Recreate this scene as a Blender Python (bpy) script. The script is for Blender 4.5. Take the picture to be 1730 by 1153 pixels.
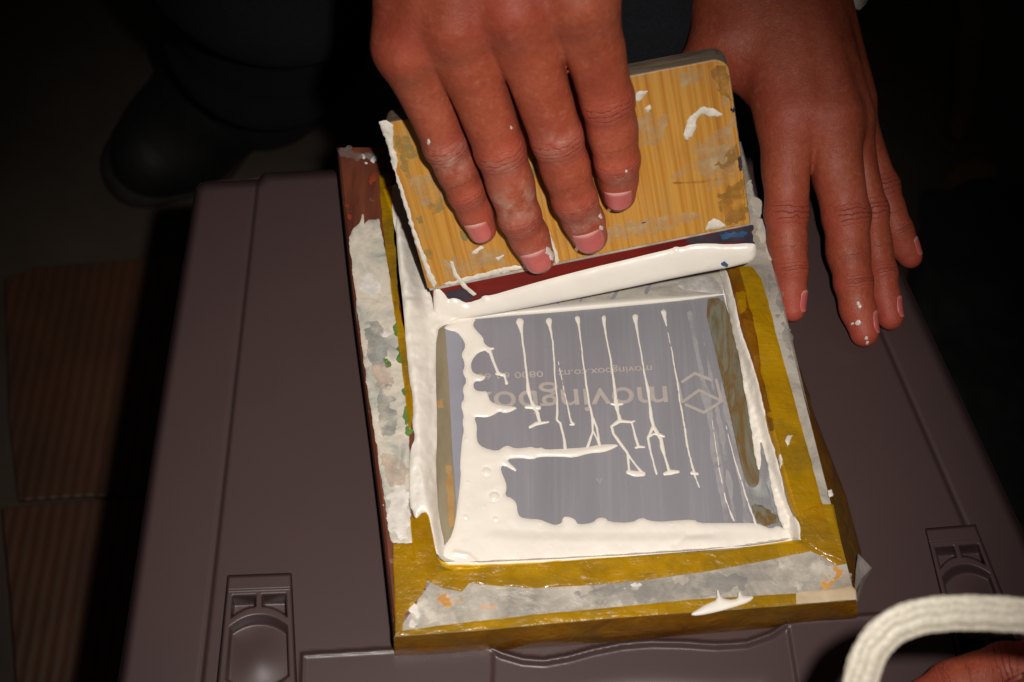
import bpy, math, random
import numpy as np
from mathutils import Vector, Matrix
random.seed(4); np.random.seed(4)
for o in list(bpy.data.objects): bpy.data.objects.remove(o)
SC = bpy.context.scene
COL = SC.collection

# ------------------------------------------------------------------ camera
W0, H0, F0 = 1730.0, 1153.0, 2400.0
n = np.array([0.075, 0.515, 0.0]); n[2] = math.sqrt(1 - n[0]**2 - n[1]**2)   # lid normal seen from the camera
xw = np.array([1, 0, 0]) - n*n[0]; xw /= np.linalg.norm(xw)
yw = np.cross(n, xw)
RW = np.array([xw, yw, n])                      # rows: world axes in camera coordinates -> maps camera to world
CR, CU, CB = RW[:, 0], RW[:, 1], RW[:, 2]       # camera right / up / back in world coordinates
DIST = 0.62
CAM = CB*DIST
def ray(px, py):
    px = np.asarray(px, float); py = np.asarray(py, float)
    u = (px - W0/2)/F0; v = -(py - H0/2)/F0
    return u[..., None]*CR + v[..., None]*CU - CB
def P(px, py, z):
    """point where the line of sight of a photo position meets height z"""
    r = ray(px, py); z = np.asarray(z, float)
    t = (z - CAM[2])/r[..., 2]
    return CAM + r*t[..., None]
def PD(px, py, d):
    return CAM + ray(px, py)*np.asarray(d, float)[..., None]
cam = bpy.data.cameras.new('camera'); cam_o = bpy.data.objects.new('camera', cam); COL.objects.link(cam_o)
M = Matrix.Identity(4)
for i in range(3):
    M[i][0], M[i][1], M[i][2], M[i][3] = CR[i], CU[i], CB[i], CAM[i]
cam_o.matrix_world = M
cam.sensor_fit = 'HORIZONTAL'; cam.sensor_width = 36; cam.lens = 36*F0/W0
cam.clip_start = 0.02; cam.clip_end = 60
cam.dof.use_dof = True; cam.dof.focus_distance = 0.60; cam.dof.aperture_fstop = 11
SC.camera = cam_o
SC.render.resolution_x, SC.render.resolution_y = 1024, 682

# ------------------------------------------------------------------ light: the camera's flash in a dark workshop
w = bpy.data.worlds.new('World'); SC.world = w; w.use_nodes = True
w.node_tree.nodes['Background'].inputs[0].default_value = (0.9, 0.8, 0.75, 1)
w.node_tree.nodes['Background'].inputs[1].default_value = 0.012
fl = bpy.data.lights.new('flash', 'SPOT'); fl.energy = 15.0; fl.color = (1.0, 0.955, 0.905)
fl.spot_size = math.radians(53); fl.spot_blend = 1.0; fl.shadow_soft_size = 0.008
fo = bpy.data.objects.new('flash', fl); COL.objects.link(fo)
fpos = CAM + CR*0.05 + CU*0.028
aim = P(860, 800, 0.0)
fo.matrix_world = Matrix.Translation(Vector(fpos)) @ (Vector(fpos) - Vector(aim)).to_track_quat('Z', 'Y').to_matrix().to_4x4()
SC.view_settings.view_transform = 'Standard'; SC.view_settings.look = 'None'
SC.view_settings.exposure = 0.0; SC.view_settings.gamma = 1.0

# ------------------------------------------------------------------ materials
def S(r, g, b):
    return tuple(((c/255)/12.92 if c/255 <= .04045 else ((c/255+.055)/1.055)**2.4) for c in (r, g, b)) + (1,)
class NT:
    def __init__(s, name):
        s.m = bpy.data.materials.new(name); s.m.use_nodes = True
        s.t = s.m.node_tree; s.b = s.t.nodes['Principled BSDF']
        s.tc = s.t.nodes.new('ShaderNodeTexCoord')
    def n(s, typ, **kw):
        x = s.t.nodes.new('ShaderNode'+typ)
        for k, v in kw.items():
            if k.startswith('i_'):
                key = k[2:]; x.inputs[int(key) if key.isdigit() else key].default_value = v
            else: setattr(x, k, v)
        return x
    def l(s, a, b): s.t.links.new(a, b)
    def coords(s, scale=(1, 1, 1), rot=(0, 0, 0)):
        mp = s.n('Mapping'); mp.inputs['Scale'].default_value = scale; mp.inputs['Rotation'].default_value = rot
        s.l(s.tc.outputs['Object'], mp.inputs[0]); return mp.outputs[0]
    def noise(s, scale, detail=4, rough=.55, vec=None, dist=0.0):
        x = s.n('TexNoise'); x.inputs['Scale'].default_value = scale; x.inputs['Detail'].default_value = detail
        x.inputs['Roughness'].default_value = rough; x.inputs['Distortion'].default_value = dist
        s.l(vec if vec is not None else s.tc.outputs['Object'], x.inputs['Vector']); return x.outputs['Fac']
    def ramp(s, fac, stops, interp='LINEAR'):
        x = s.n('ValToRGB'); r = x.color_ramp; r.interpolation = interp
        while len(r.elements) < len(stops): r.elements.new(.5)
        for e, (p, c) in zip(r.elements, stops):
            e.position = p; e.color = c if len(c) == 4 else (*c, 1)
        s.l(fac, x.inputs[0]); return x.outputs[0]
    def mix(s, fac, a, b):
        x = s.n('Mix', data_type='RGBA')
        if isinstance(fac, float): x.inputs[0].default_value = fac
        else: s.l(fac, x.inputs[0])
        for k, v in ((6, a), (7, b)):
            if isinstance(v, tuple): x.inputs[k].default_value = v
            else: s.l(v, x.inputs[k])
        return x.outputs[2]
    def math(s, op, a, b=None):
        x = s.n('Math', operation=op)
        for k, v in ((0, a), (1, b)):
            if v is None: continue
            if isinstance(v, (int, float)): x.inputs[k].default_value = v
            else: s.l(v, x.inputs[k])
        return x.outputs[0]
    def attr(s, name):
        x = s.n('Attribute'); x.attribute_name = name; return x.outputs['Fac']
    def bump(s, h, strength=.3, dist=.0005, prev=None):
        x = s.n('Bump'); x.inputs['Strength'].default_value = strength; x.inputs['Distance'].default_value = dist
        s.l(h, x.inputs['Height'])
        if prev is not None: s.l(prev, x.inputs['Normal'])
        s.l(x.outputs[0], s.b.inputs['Normal']); return x.outputs[0]
    def col(s, c):
        if isinstance(c, tuple): s.b.inputs['Base Color'].default_value = c
        else: s.l(c, s.b.inputs['Base Color'])
    def rough(s, r):
        if isinstance(r, (int, float)): s.b.inputs['Roughness'].default_value = r
        else: s.l(r, s.b.inputs['Roughness'])
BLK, WHT = (0, 0, 0, 1), (1, 1, 1, 1)
def worn(name, scale, lo, hi, amax=1.0, stretch=(1, 1, 1)):
    """paint worn through: holes follow a noise"""
    m = MT[name]; t = object.__new__(NT); t.m = m; t.t = m.node_tree; t.b = t.t.nodes['Principled BSDF']; t.tc = t.n('TexCoord')
    f = t.noise(scale, 6, .65, t.coords(stretch)); a = t.ramp(f, [(lo, BLK), (hi, (amax, amax, amax, 1))]); t.l(a, t.b.inputs['Alpha'])
MT = {}
def simple(name, c1, c2, nscale, rough=.5, bump=.2, bdist=.0003, detail=5, lo=.35, hi=.65, bscale=None):
    t = NT(name); f = t.noise(nscale, detail); t.col(t.ramp(f, [(lo, c1), (hi, c2)])); t.rough(rough)
    t.bump(t.noise(bscale or nscale*3, 4), bump, bdist); MT[name] = t.m; return t

t = simple('plastic', S(70, 54, 53), S(72, 55, 54), 30, .38, .25, .00012, bscale=2600)
t.b.inputs['Specular IOR Level'].default_value = .5
sk = t.noise(1400, 3, .7); t.col(t.mix(t.ramp(sk, [(.70, BLK), (.78, (.35, .35, .35, 1))]), t.b.inputs['Base Color'].links[0].from_socket, S(120, 100, 96)))
t = simple('ink', S(235, 226, 213), S(240, 232, 220), 60, .28, .05, .0004, bscale=160)
t.b.inputs['Subsurface Weight'].default_value = .0
simple('ink_dry', S(205, 197, 182), S(226, 217, 203), 220, .6, .5, .0004, bscale=700)
simple('film', S(172, 163, 150), S(196, 187, 173), 90, .35, .1, .0002)
simple('ink_thin', S(176, 170, 166), S(205, 199, 192), 260, .4, .2, .0002)
# packing tape: amber film over whatever is below, crinkled and glossy
def tape(name, a, b, c, rough=.3, see=(.95, .70, .08, 1)):
    t = NT(name)
    v = t.coords((1, 1, 1)); f = t.noise(55, 5, .6, v, 1.2); g = t.noise(14, 3, .5, v)
    base = t.ramp(f, [(.25, c), (.48, a), (.72, b)])
    base = t.mix(t.ramp(g, [(.35, BLK), (.75, (.55, .55, .55, 1))]), base, c)
    k2 = t.noise(26, 6, .65, t.coords((1, 1, 1), (0, 0, .6)), .7); base = t.mix(t.ramp(k2, [(.50, BLK), (.64, (.5, .5, .5, 1))]), base, S(112, 98, 44)); base = t.mix(t.ramp(k2, [(.30, (.6, .6, .6, 1)), (.42, BLK)]), base, S(196, 156, 56))
    vo = t.n('TexVoronoi', feature='DISTANCE_TO_EDGE'); vo.inputs['Scale'].default_value = 38
    t.l(t.noise(30, 3, .5), vo.inputs['Vector']) if False else t.l(v, vo.inputs['Vector'])
    t.col(base); t.rough(rough)
    wr = t.noise(1, 4, .6, t.coords((60, 240, 60), (0, 0, .5)), 1.5); b0 = t.bump(wr, .4, .0010); b1 = t.bump(t.noise(90, 3, .6, v, 2.5), .55, .0012, b0)
    t.bump(t.noise(420, 3), .15, .0003, b1)
    t.b.inputs['Coat Weight'].default_value = .3; t.b.inputs['Coat Roughness'].default_value = .10
    tr = t.n('BsdfTransparent'); tr.inputs[0].default_value = see
    mx = t.n('MixShader'); t.l(t.ramp(t.noise(30, 4, .6), [(.3, (.40, .40, .40, 1)), (.7, (.66, .66, .66, 1))]), mx.inputs[0]); t.l(tr.outputs[0], mx.inputs[1]); t.l(t.b.outputs[0], mx.inputs[2])
    t.l(mx.outputs[0], t.t.nodes['Material Output'].inputs['Surface'])
    MT[name] = t.m
tape('tape', S(200, 152, 8), S(212, 164, 18), S(166, 124, 16))
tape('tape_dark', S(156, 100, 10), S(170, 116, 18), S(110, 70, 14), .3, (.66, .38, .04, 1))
tape('tape_green', S(96, 112, 34), S(140, 122, 40), S(70, 92, 30))
simple('masking', S(190, 165, 132), S(204, 182, 150), 80, .6, .3, .0004)
simple('cloudy', S(150, 142, 136), S(182, 172, 164), 120, .35, .3, .0004)
# frame woods / painted bars
t = NT('brown_wood'); v = t.coords((220, 26, 60)); f = t.noise(1, 5, .6, v)
c = t.ramp(f, [(.3, S(84, 40, 26)), (.6, S(112, 58, 38)), (.8, S(128, 72, 48))])
g = t.noise(45, 6, .65); c = t.mix(t.ramp(g, [(.6, BLK), (.68, WHT)]), c, S(150, 128, 112)); t.col(c); t.rough(.5); t.bump(f, .3, .0004); MT['brown_wood'] = t.m
t = NT('grey_bar'); f = t.noise(42, 8, .68, None, .8); g = t.noise(150, 6, .7); v = t.coords((25, 150, 80)); st = t.noise(1, 5, .6, v)
c = t.ramp(f, [(.30, S(138, 134, 126)), (.44, S(172, 164, 152)), (.56, S(196, 187, 173)), (.72, S(216, 207, 194))])
c = t.mix(t.ramp(st, [(.5, BLK), (.75, (.6, .6, .6, 1))]), c, S(120, 116, 112))
c = t.mix(t.ramp(g, [(.66, BLK), (.70, WHT)]), c, S(120, 108, 92))
t.col(c); t.rough(t.ramp(g, [(.3, (.2, .2, .2, 1)), (.7, (.5, .5, .5, 1))])); b1 = t.bump(t.noise(75, 5, .6, None, 1.5), .5, .0012); t.bump(g, .5, .0005, b1); t.b.inputs['Metallic'].default_value = .2; MT['grey_bar'] = t.m
t = NT('grey_smear'); f = t.noise(40, 6, .6, t.coords((1, 3, 1))); t.col(t.ramp(f, [(.3, S(134, 133, 131)), (.7, S(168, 164, 157))])); t.rough(.35); t.bump(t.noise(200, 4), .3, .0003); MT['grey_smear'] = t.m
t = NT('crust'); f = t.noise(70, 8, .65, None, 1.0); g = t.noise(210, 6, .7)
c = t.ramp(f, [(.30, S(150, 150, 142)), (.43, S(188, 184, 170)), (.56, S(212, 200, 182)), (.7, S(224, 212, 198))])
gg = t.noise(48, 4, .5, t.coords((1, 1, 1), (0, 0, .8)))
c = t.mix(t.ramp(gg, [(.685, BLK), (.715, (.8, .8, .8, 1))]), c, S(120, 150, 96))
t.col(c); t.rough(.5); b1 = t.bump(f, .5, .0009); t.bump(g, .5, .0006, b1); MT['crust'] = t.m
for nm, c in (('crust_grey', (168, 167, 160)), ('crust_cream', (214, 204, 188)), ('crust_white', (226, 218, 208)), ('crust_pink', (210, 188, 168)), ('crust_orange', (206, 146, 70)), ('crust_green', (92, 126, 60)), ('crust_red', (150, 62, 34)), ('crust_teal', (126, 132, 104))):
    simple(nm, S(*[k*.88 for k in c]), S(*[min(255, k*1.04) for k in c]), 160, .5, .6, .0006)
# screen fabric: grey stencil film on a fine weave
t = NT('fabric'); f = t.noise(22, 4, .5, t.coords((3, .6, 1))); st = t.noise(1, 4, .6, t.coords((330, 9, 1), (0, 0, .12)))
c = t.ramp(f, [(.3, S(131, 128, 133)), (.7, S(141, 138, 144))])
c = t.mix(t.ramp(st, [(.5, BLK), (.8, (.35, .35, .35, 1))]), c, S(166, 160, 162))
wv = t.n('TexWave', wave_type='BANDS', bands_direction='X'); wv.inputs['Scale'].default_value = 260; t.l(t.tc.outputs['Object'], wv.inputs['Vector'])
wh = t.n('TexWave', wave_type='BANDS', bands_direction='Y'); wh.inputs['Scale'].default_value = 260; t.l(t.tc.outputs['Object'], wh.inputs['Vector'])
t.col(c); t.rough(.42); t.bump(t.math('ADD', wv.outputs['Fac'], wh.outputs['Fac']), .12, .00012); MT['fabric'] = t.m
simple('stencil_open', S(172, 161, 154), S(182, 170, 162), 300, .5, .1)
simple('stencil_faint', S(160, 156, 158), S(170, 165, 166), 300, .5, .1)
simple('stencil_edge', S(140, 140, 150), S(152, 152, 162), 30, .4, .1)
t = NT('strip_left'); f = t.noise(1, 5, .6, t.coords((60, 16, 1))); t.col(t.ramp(f, [(.3, S(112, 102, 78)), (.5, S(138, 126, 100)), (.72, S(158, 146, 120))])); t.rough(.35); t.bump(f, .2, .0003); MT['strip_left'] = t.m
t = NT('strip_right'); f = t.noise(1, 7, .65, t.coords((120, 26, 1), (0, 0, -.2)), .6); t.col(t.ramp(f, [(.25, S(78, 64, 38)), (.40, S(116, 108, 90)), (.50, S(112, 86, 44)), (.60, S(122, 120, 106)), (.68, S(104, 92, 62)), (.8, S(150, 122, 74))])); t.rough(.3); t.bump(f, .3, .0004); MT['strip_right'] = t.m
simple('veil', S(150, 152, 152), S(186, 186, 182), 110, .35, .2)
simple('tan', S(160, 122, 70), S(178, 142, 92), 120, .5, .2)
simple('lining', S(188, 180, 166), S(216, 206, 190), 120, .4, .4, .0006)
# squeegee
t = NT('bamboo'); v = t.coords((420, 6, 40)); f = t.noise(1, 6, .62, v); f2 = t.noise(1, 5, .6, t.coords((1500, 14, 40)))
c = t.ramp(f, [(.30, S(168, 106, 36)), (.45, S(186, 128, 48)), (.56, S(198, 146, 66)), (.66, S(184, 116, 42)), (.8, S(204, 154, 78))])
c = t.mix(t.ramp(f2, [(.56, BLK), (.72, (.5, .5, .5, 1))]), c, S(168, 92, 22))
g = t.noise(34, 8, .75); c = t.mix(t.ramp(g, [(.52, BLK), (.72, (.45, .45, .45, 1))]), c, S(158, 138, 104)); g3 = t.noise(22, 6, .7, t.coords((1, 1, 1), (0, 0, 1))); c = t.mix(t.ramp(g3, [(.55, BLK), (.8, (.4, .4, .4, 1))]), c, S(120, 84, 44))
t.col(c); t.rough(.42); t.bump(f2, .15, .0002); MT['bamboo'] = t.m
t = NT('bamboo_edge'); f = t.noise(1, 6, .65, t.coords((30, 300, 200))); t.col(t.ramp(f, [(.3, S(84, 66, 52)), (.5, S(132, 114, 96)), (.75, S(168, 152, 134))])); t.rough(.6); t.bump(f, .4, .0004); MT['bamboo_edge'] = t.m
t = NT('rubber'); f = t.noise(1, 5, .6, t.coords((14, 60, 1))); t.col(t.ramp(f, [(.3, S(70, 22, 22)), (.52, S(116, 26, 18)), (.75, S(86, 32, 32))])); t.rough(.3); t.bump(f, .2, .0003); MT['rubber'] = t.m
simple('rubber_dark', S(44, 40, 52), S(66, 56, 66), 80, .35, .2)
simple('blue_ink', S(40, 74, 110), S(60, 92, 124), 200, .4, .2)
simple('grey_metal', S(150, 140, 128), S(186, 176, 162), 160, .4, .4)
simple('stain_teal', S(128, 132, 92), S(158, 140, 84), 300, .5, .1)
simple('stain_dark', S(140, 100, 44), S(168, 120, 50), 300, .5, .1)
simple('stain_pale', S(192, 160, 112), S(206, 178, 140), 300, .5, .1)
for nm in ('crust_grey', 'crust_cream', 'crust_pink'): worn(nm, 95, .36, .60, .85)
worn('grey_smear', 60, .36, .62, .55, (1, 2, 1))
for nm in ('stain_teal', 'stain_dark', 'stain_pale'): worn(nm, 130, .34, .66, .75)
worn('veil', 90, .3, .6, .8, (3, 1, 1)); worn('ink_thin', 80, .3, .55, .9); worn('stencil_faint', 60, .10, .5, .9)
worn('film', 70, .18, .5, .92, (.5, 2.5, 1))
# floor
t = NT('concrete'); f = t.noise(9, 8, .65); g = t.noise(40, 6, .7); c = t.ramp(f, [(.3, S(50, 40, 30)), (.7, S(70, 58, 45))])
c = t.mix(t.ramp(g, [(.68, BLK), (.75, (.5, .5, .5, 1))]), c, S(96, 86, 74)); t.col(c); t.rough(.85); t.bump(g, .5, .002); MT['concrete'] = t.m
t = NT('cardboard'); wv = t.n('TexWave', wave_type='BANDS', bands_direction='X'); wv.inputs['Scale'].default_value = 38; wv.inputs['Distortion'].default_value = .6
t.l(t.tc.outputs['Object'], wv.inputs['Vector']); f = t.noise(14, 6, .6)
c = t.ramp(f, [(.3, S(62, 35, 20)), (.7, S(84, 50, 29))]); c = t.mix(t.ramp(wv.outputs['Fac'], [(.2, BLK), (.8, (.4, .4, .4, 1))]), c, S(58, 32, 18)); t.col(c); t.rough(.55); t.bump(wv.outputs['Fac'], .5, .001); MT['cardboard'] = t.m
simple('yellow_paint', S(72, 48, 10), S(96, 64, 14), 60, .6, .3)
simple('black_plastic', S(16, 15, 15), S(26, 24, 23), 14, .85, .8, .004, bscale=26)
t = NT('denim'); f = t.noise(700, 3); g = t.noise(12, 4); t.col(t.mix(t.ramp(f, [(.4, BLK), (.6, WHT)]), S(7, 8, 14), S(15, 17, 26))); t.rough(.9); t.bump(g, .5, .006); MT['denim'] = t.m
simple('shoe_black', S(16, 14, 14), S(24, 22, 21), 60, .6, .4, .001)
simple('shoe_sole', S(44, 40, 38), S(56, 52, 48), 60, .7, .3)
simple('sleeve', S(214, 204, 188), S(228, 220, 206), 200, .9, .6, .001)
# woven strap
t = NT('webbing'); f = t.noise(900, 3); c = t.ramp(f, [(.3, S(156, 148, 132)), (.7, S(190, 181, 164))]); t.col(c); t.rough(.5); t.bump(f, .3, .0003); MT['webbing'] = t.m
# skin
t = NT('skin')
f = t.noise(36, 5, .6); g = t.noise(170, 4, .6)
c = t.ramp(f, [(.3, S(144, 63, 42)), (.5, S(164, 78, 52)), (.75, S(178, 93, 67))])
sp = t.noise(520, 5, .7); c = t.mix(t.ramp(sp, [(.32, (.4, .4, .4, 1)), (.58, BLK)]), c, S(122, 52, 32)); c = t.mix(t.ramp(t.noise(300, 3), [(.55, BLK), (.75, (.3, .3, .3, 1))]), c, S(190, 124, 96))
c = t.mix(t.math('MULTIPLY', t.attr('red'), .75), c, S(176, 74, 60))
kn = t.attr('kn'); dr = t.attr('dors')
env = t.math('MULTIPLY', t.math('POWER', 2.718, t.math('MULTIPLY', t.math('MULTIPLY', kn, kn), -.055)), dr)
wob = t.math('ADD', kn, t.math('MULTIPLY', t.math('SUBTRACT', t.noise(210, 3), .5), 4.0))
lines = t.math('ABSOLUTE', t.math('SINE', t.math('MULTIPLY', wob, 1.35)))
cre = t.math('MULTIPLY', t.math('SUBTRACT', 1.0, t.math('MINIMUM', t.math('MULTIPLY', lines, 2.2), 1.0)), env)
c = t.mix(t.math('MULTIPLY', cre, .42), c, S(86, 36, 24))
c = t.mix(t.math('MULTIPLY', env, .25), c, S(126, 56, 40))
wn = t.ramp(t.noise(150, 6, .7), [(.40, BLK), (.62, WHT)])
c = t.mix(t.math('MULTIPLY', t.math('MULTIPLY', t.attr('chalk'), wn), .42), c, S(206, 180, 160))
t.col(c); t.rough(t.ramp(g, [(.3, (.46, .46, .46, 1)), (.7, (.64, .64, .64, 1))]))
vo = t.n('TexVoronoi', feature='DISTANCE_TO_EDGE'); vo.inputs['Scale'].default_value = 900; t.l(t.tc.outputs['Object'], vo.inputs['Vector'])
b0 = t.bump(t.math('MULTIPLY', cre, -1.0), .6, .0008)
b1 = t.bump(vo.outputs[0], .35, .0005, b0)
t.bump(t.noise(420, 4, .65), .45, .0006, b1)
t.b.inputs['Subsurface Weight'].default_value = .05; t.b.inputs['Subsurface Radius'].default_value = (.004, .0015, .0008); t.b.inputs['Subsurface Scale'].default_value = 1.0
t.b.inputs['Specular IOR Level'].default_value = .4
MT['skin'] = t.m
t = NT('nail'); f = t.noise(200, 4); v = t.attr('lun'); c = t.mix(t.ramp(f, [(.3, BLK), (.7, (.5, .5, .5, 1))]), S(196, 92, 88), S(206, 116, 106)); c = t.mix(v, c, S(216, 178, 164)); t.col(c); t.rough(.33); MT['nail'] = t.m
simple('nail_dirt', S(44, 24, 20), S(70, 40, 32), 300, .7, .2)
simple('wet_ink', S(214, 200, 188), S(230, 220, 208), 300, .15, .2)

# ------------------------------------------------------------------ object helpers
def tag(o, label=None, cat=None, group=None, kind=None):
    if label: o['label'] = label
    if cat: o['category'] = cat
    if group: o['group'] = group
    if kind: o['kind'] = kind
    return o
def empty(name, loc, label=None, cat=None, group=None, mat=None):
    o = bpy.data.objects.new(name, None); COL.objects.link(o); o.empty_display_size = .02
    o.matrix_world = mat if mat is not None else Matrix.Translation(Vector(loc))
    return tag(o, label, cat, group)
def fill(me, V, Fc):
    if isinstance(Fc, np.ndarray): ln = np.full(len(Fc), Fc.shape[1]); lp_ = Fc.ravel()
    else:
        quads = Fc[0] if len(Fc) and isinstance(Fc[0], np.ndarray) and Fc[0].ndim == 2 else np.zeros((0, 4), int)
        rest = Fc[1:] if len(quads) or (len(Fc) and isinstance(Fc[0], np.ndarray) and Fc[0].ndim == 2) else Fc
        ln = np.r_[np.full(len(quads), 4, int), np.array([len(f) for f in rest], int)]
        lp_ = np.r_[quads.ravel(), np.array([i for f in rest for i in f], int)]
    if len(ln) == 0: return
    me.vertices.add(len(V)); me.vertices.foreach_set('co', np.ascontiguousarray(V, np.float32).ravel())
    me.loops.add(len(lp_)); me.loops.foreach_set('vertex_index', lp_.astype(np.int32))
    me.polygons.add(len(ln)); me.polygons.foreach_set('loop_start', np.r_[0, np.cumsum(ln)[:-1]].astype(np.int32))
    me.update(calc_edges=True); me.validate()
def mesh(name, V, Fc, mat, parent=None, smooth=True, local=False):
    V = np.asarray(V, float)
    if parent is not None and not local:      # given in world space: store relative to the parent
        Mi = np.array(parent_world(parent).inverted()); V = V@Mi[:3, :3].T + Mi[:3, 3]
    me = bpy.data.meshes.new(name); fill(me, V, Fc)
    me.materials.append(MT[mat])
    me.polygons.foreach_set('use_smooth', [smooth]*len(me.polygons))
    o = bpy.data.objects.new(name, me); COL.objects.link(o)
    if parent is not None: o.parent = parent
    return o
def parent_world(p):
    m = p.matrix_basis.copy(); q = p.parent
    while q is not None: m = q.matrix_basis @ m; q = q.parent
    return m
def vnoise(x, y, cell, seed=0):
    rng = np.random.RandomState(seed); T = rng.rand(256, 256)
    x = np.asarray(x, float)/cell + 57.3; y = np.asarray(y, float)/cell + 91.7
    i = np.floor(x).astype(int); j = np.floor(y).astype(int); fx = x-i; fy = y-j
    fx = fx*fx*(3-2*fx); fy = fy*fy*(3-2*fy)
    g = lambda a, b: T[a % 256, b % 256]
    return (g(i, j)*(1-fx)+g(i+1, j)*fx)*(1-fy)+(g(i, j+1)*(1-fx)+g(i+1, j+1)*fx)*fy - .5
def fnoise(x, y, cell, seed=0):
    return vnoise(x, y, cell, seed)+.5*vnoise(x, y, cell/2, seed+1)+.25*vnoise(x, y, cell/4, seed+2)
def sd_poly(X, Y, poly):
    p = np.asarray(poly, float); d = np.full(X.shape, 1e18); ins = np.zeros(X.shape, bool)
    q = np.roll(p, 1, axis=0)
    for (ax, ay), (bx, by) in zip(p, q):
        ex, ey = bx-ax, by-ay; wx, wy = X-ax, Y-ay
        t = np.clip((wx*ex+wy*ey)/(ex*ex+ey*ey+1e-12), 0, 1)
        d = np.minimum(d, (wx-ex*t)**2+(wy-ey*t)**2)
        if ay != by:
            c = ((ay > Y) != (by > Y)) & (X < (bx-ax)*(Y-ay)/(by-ay)+ax); ins ^= c
    d = np.sqrt(d); return np.where(ins, -d, d)
def sd_line(X, Y, pts):
    """polyline of (x, y, r)"""
    d = np.full(X.shape, 1e9)
    for (ax, ay, ra), (bx, by, rb) in zip(pts[:-1], pts[1:]):
        ex, ey = bx-ax, by-ay; wx, wy = X-ax, Y-ay
        t = np.clip((wx*ex+wy*ey)/(ex*ex+ey*ey+1e-12), 0, 1)
        d = np.minimum(d, np.hypot(wx-ex*t, wy-ey*t)-(ra+(rb-ra)*t))
    return d
def chaikin(p, n=1):
    p = np.asarray(p, float)
    for _ in range(n):
        q = np.roll(p, -1, axis=0); a = .75*p+.25*q; b = .25*p+.75*q
        p = np.stack([a, b], 1).reshape(-1, p.shape[1])
    return p
def clip_grid(sdf, bbox, step):
    """cells of a grid inside sdf<0, edge cells cut along the zero line -> X, Y, D, faces"""
    x0, y0, x1, y1 = bbox
    xs = np.arange(x0, x1+step, step); ys = np.arange(y0, y1+step, step)
    X, Y = np.meshgrid(xs, ys); D = sdf(X, Y)
    D = np.where(np.abs(D) < 1e-3, 1e-3, D)
    ins = D < 0; ny, nx = X.shape
    idx = np.full(X.shape, -1); idx[ins] = np.arange(ins.sum())
    vx = list(X[ins]); vy = list(Y[ins]); vd = list(D[ins]); faces = []
    a = ins[:-1, :-1]; b = ins[:-1, 1:]; c = ins[1:, 1:]; d = ins[1:, :-1]
    s = a.astype(int)+b+c+d
    j, i = np.nonzero(s == 4); faces.append(np.stack([idx[j, i], idx[j+1, i], idx[j+1, i+1], idx[j, i+1]], 1))
    cache = {}
    def cut(p, q):
        k = (p, q) if p < q else (q, p)
        if k not in cache:
            da, db = D[p], D[q]; t = da/(da-db)
            cache[k] = len(vx); vx.append(X[p]+(X[q]-X[p])*t); vy.append(Y[p]+(Y[q]-Y[p])*t); vd.append(0.0)
        return cache[k]
    for j, i in np.argwhere((s > 0) & (s < 4)):
        ring = [(j, i), (j+1, i), (j+1, i+1), (j, i+1)]; out = []
        for k in range(4):
            p, q = ring[k], ring[(k+1) % 4]
            if ins[p]: out.append(idx[p])
            if ins[p] != ins[q]: out.append(cut(p, q))
        if len(out) >= 3: faces.append(tuple(out))
    return np.array(vx), np.array(vy), np.array(vd), faces
def bb(poly, pad=4):
    p = np.asarray(poly)[:, :2]; return (p[:, 0].min()-pad, p[:, 1].min()-pad, p[:, 0].max()+pad, p[:, 1].max()+pad)

# ------------------------------------------------------------------ levels (metres): lid panel 0, frame top, screen, floor
ZT, ZM, ZF = 0.019, 0.0115, -0.40
A_TOP = np.array([(640, 300), (668, 380), (682, 480), (690, 560), (697, 640), (703, 700), (706, 780), (722, 870), (737, 938), (755, 952), (1000, 941), (1240, 925), (1354, 909),
                  (1353, 885), (1333, 815), (1302, 700), (1270, 580), (1240, 470), (1190, 280), (900, 290)])
A_MESH = np.array([(690, 340), (712, 460), (734, 560), (738, 700), (737, 800), (745, 895), (752, 938), (775, 949), (1000, 938.5), (1240, 922.5), (1344, 906),
                   (1312, 830), (1285, 740), (1256, 640), (1232, 540), (1212, 455), (1175, 320), (900, 325)])
def zb(X, Y):
    dm = np.maximum(sd_poly(X, Y, A_MESH), 0); dt = np.maximum(-sd_poly(X, Y, A_TOP), 0)
    ot = sd_poly(X, Y, A_TOP) > 0
    t = np.where(ot, 1.0, dm/(dm+dt+1e-6)); t = t*t*(3-2*t)
    return ZM+(ZT-ZM)*t
def zb2(X, Y):
    a = A_TOP.copy(); b = A_MESH.copy()
    a[(a[:, 1] > 900), 1] += 40; b[(b[:, 1] > 870), 1] += 40
    dm = np.maximum(sd_poly(X, Y, b), 0); sa = sd_poly(X, Y, a); dt = np.maximum(-sa, 0)
    t = np.where(sa > 0, 1.0, dm/(dm+dt+1e-6)); t = t*t*(3-2*t)
    return ZM+(ZT-ZM)*t
def sheet(name, poly, mat, parent, zoff=.0003, thick=.0002, edge=3.0, step=3.0, ragged=0, rcell=14, wave=0, wcell=30, seed=1, smooth_poly=0, sdf=None, bbox=None, base=zb, cuts=None):
    p = chaikin(poly, smooth_poly) if poly is not None and smooth_poly else poly
    def f(X, Y):
        D = sdf(X, Y) if sdf is not None else sd_poly(X, Y, p)
        if ragged: D = D+ragged*fnoise(X, Y, rcell, seed+7)*2
        if cuts is not None: D = np.maximum(D, -cuts(X, Y))
        return D
    vx, vy, vd, F = clip_grid(f, bbox or bb(p, 4+ragged*2), step)
    z = base(vx, vy)+zoff+thick*(1-np.exp(vd/edge))
    if wave: z = z+wave*fnoise(vx, vy, wcell, seed)*(1-np.exp(vd/edge))
    return mesh(name, P(vx, vy, z), F, mat, parent)

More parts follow.
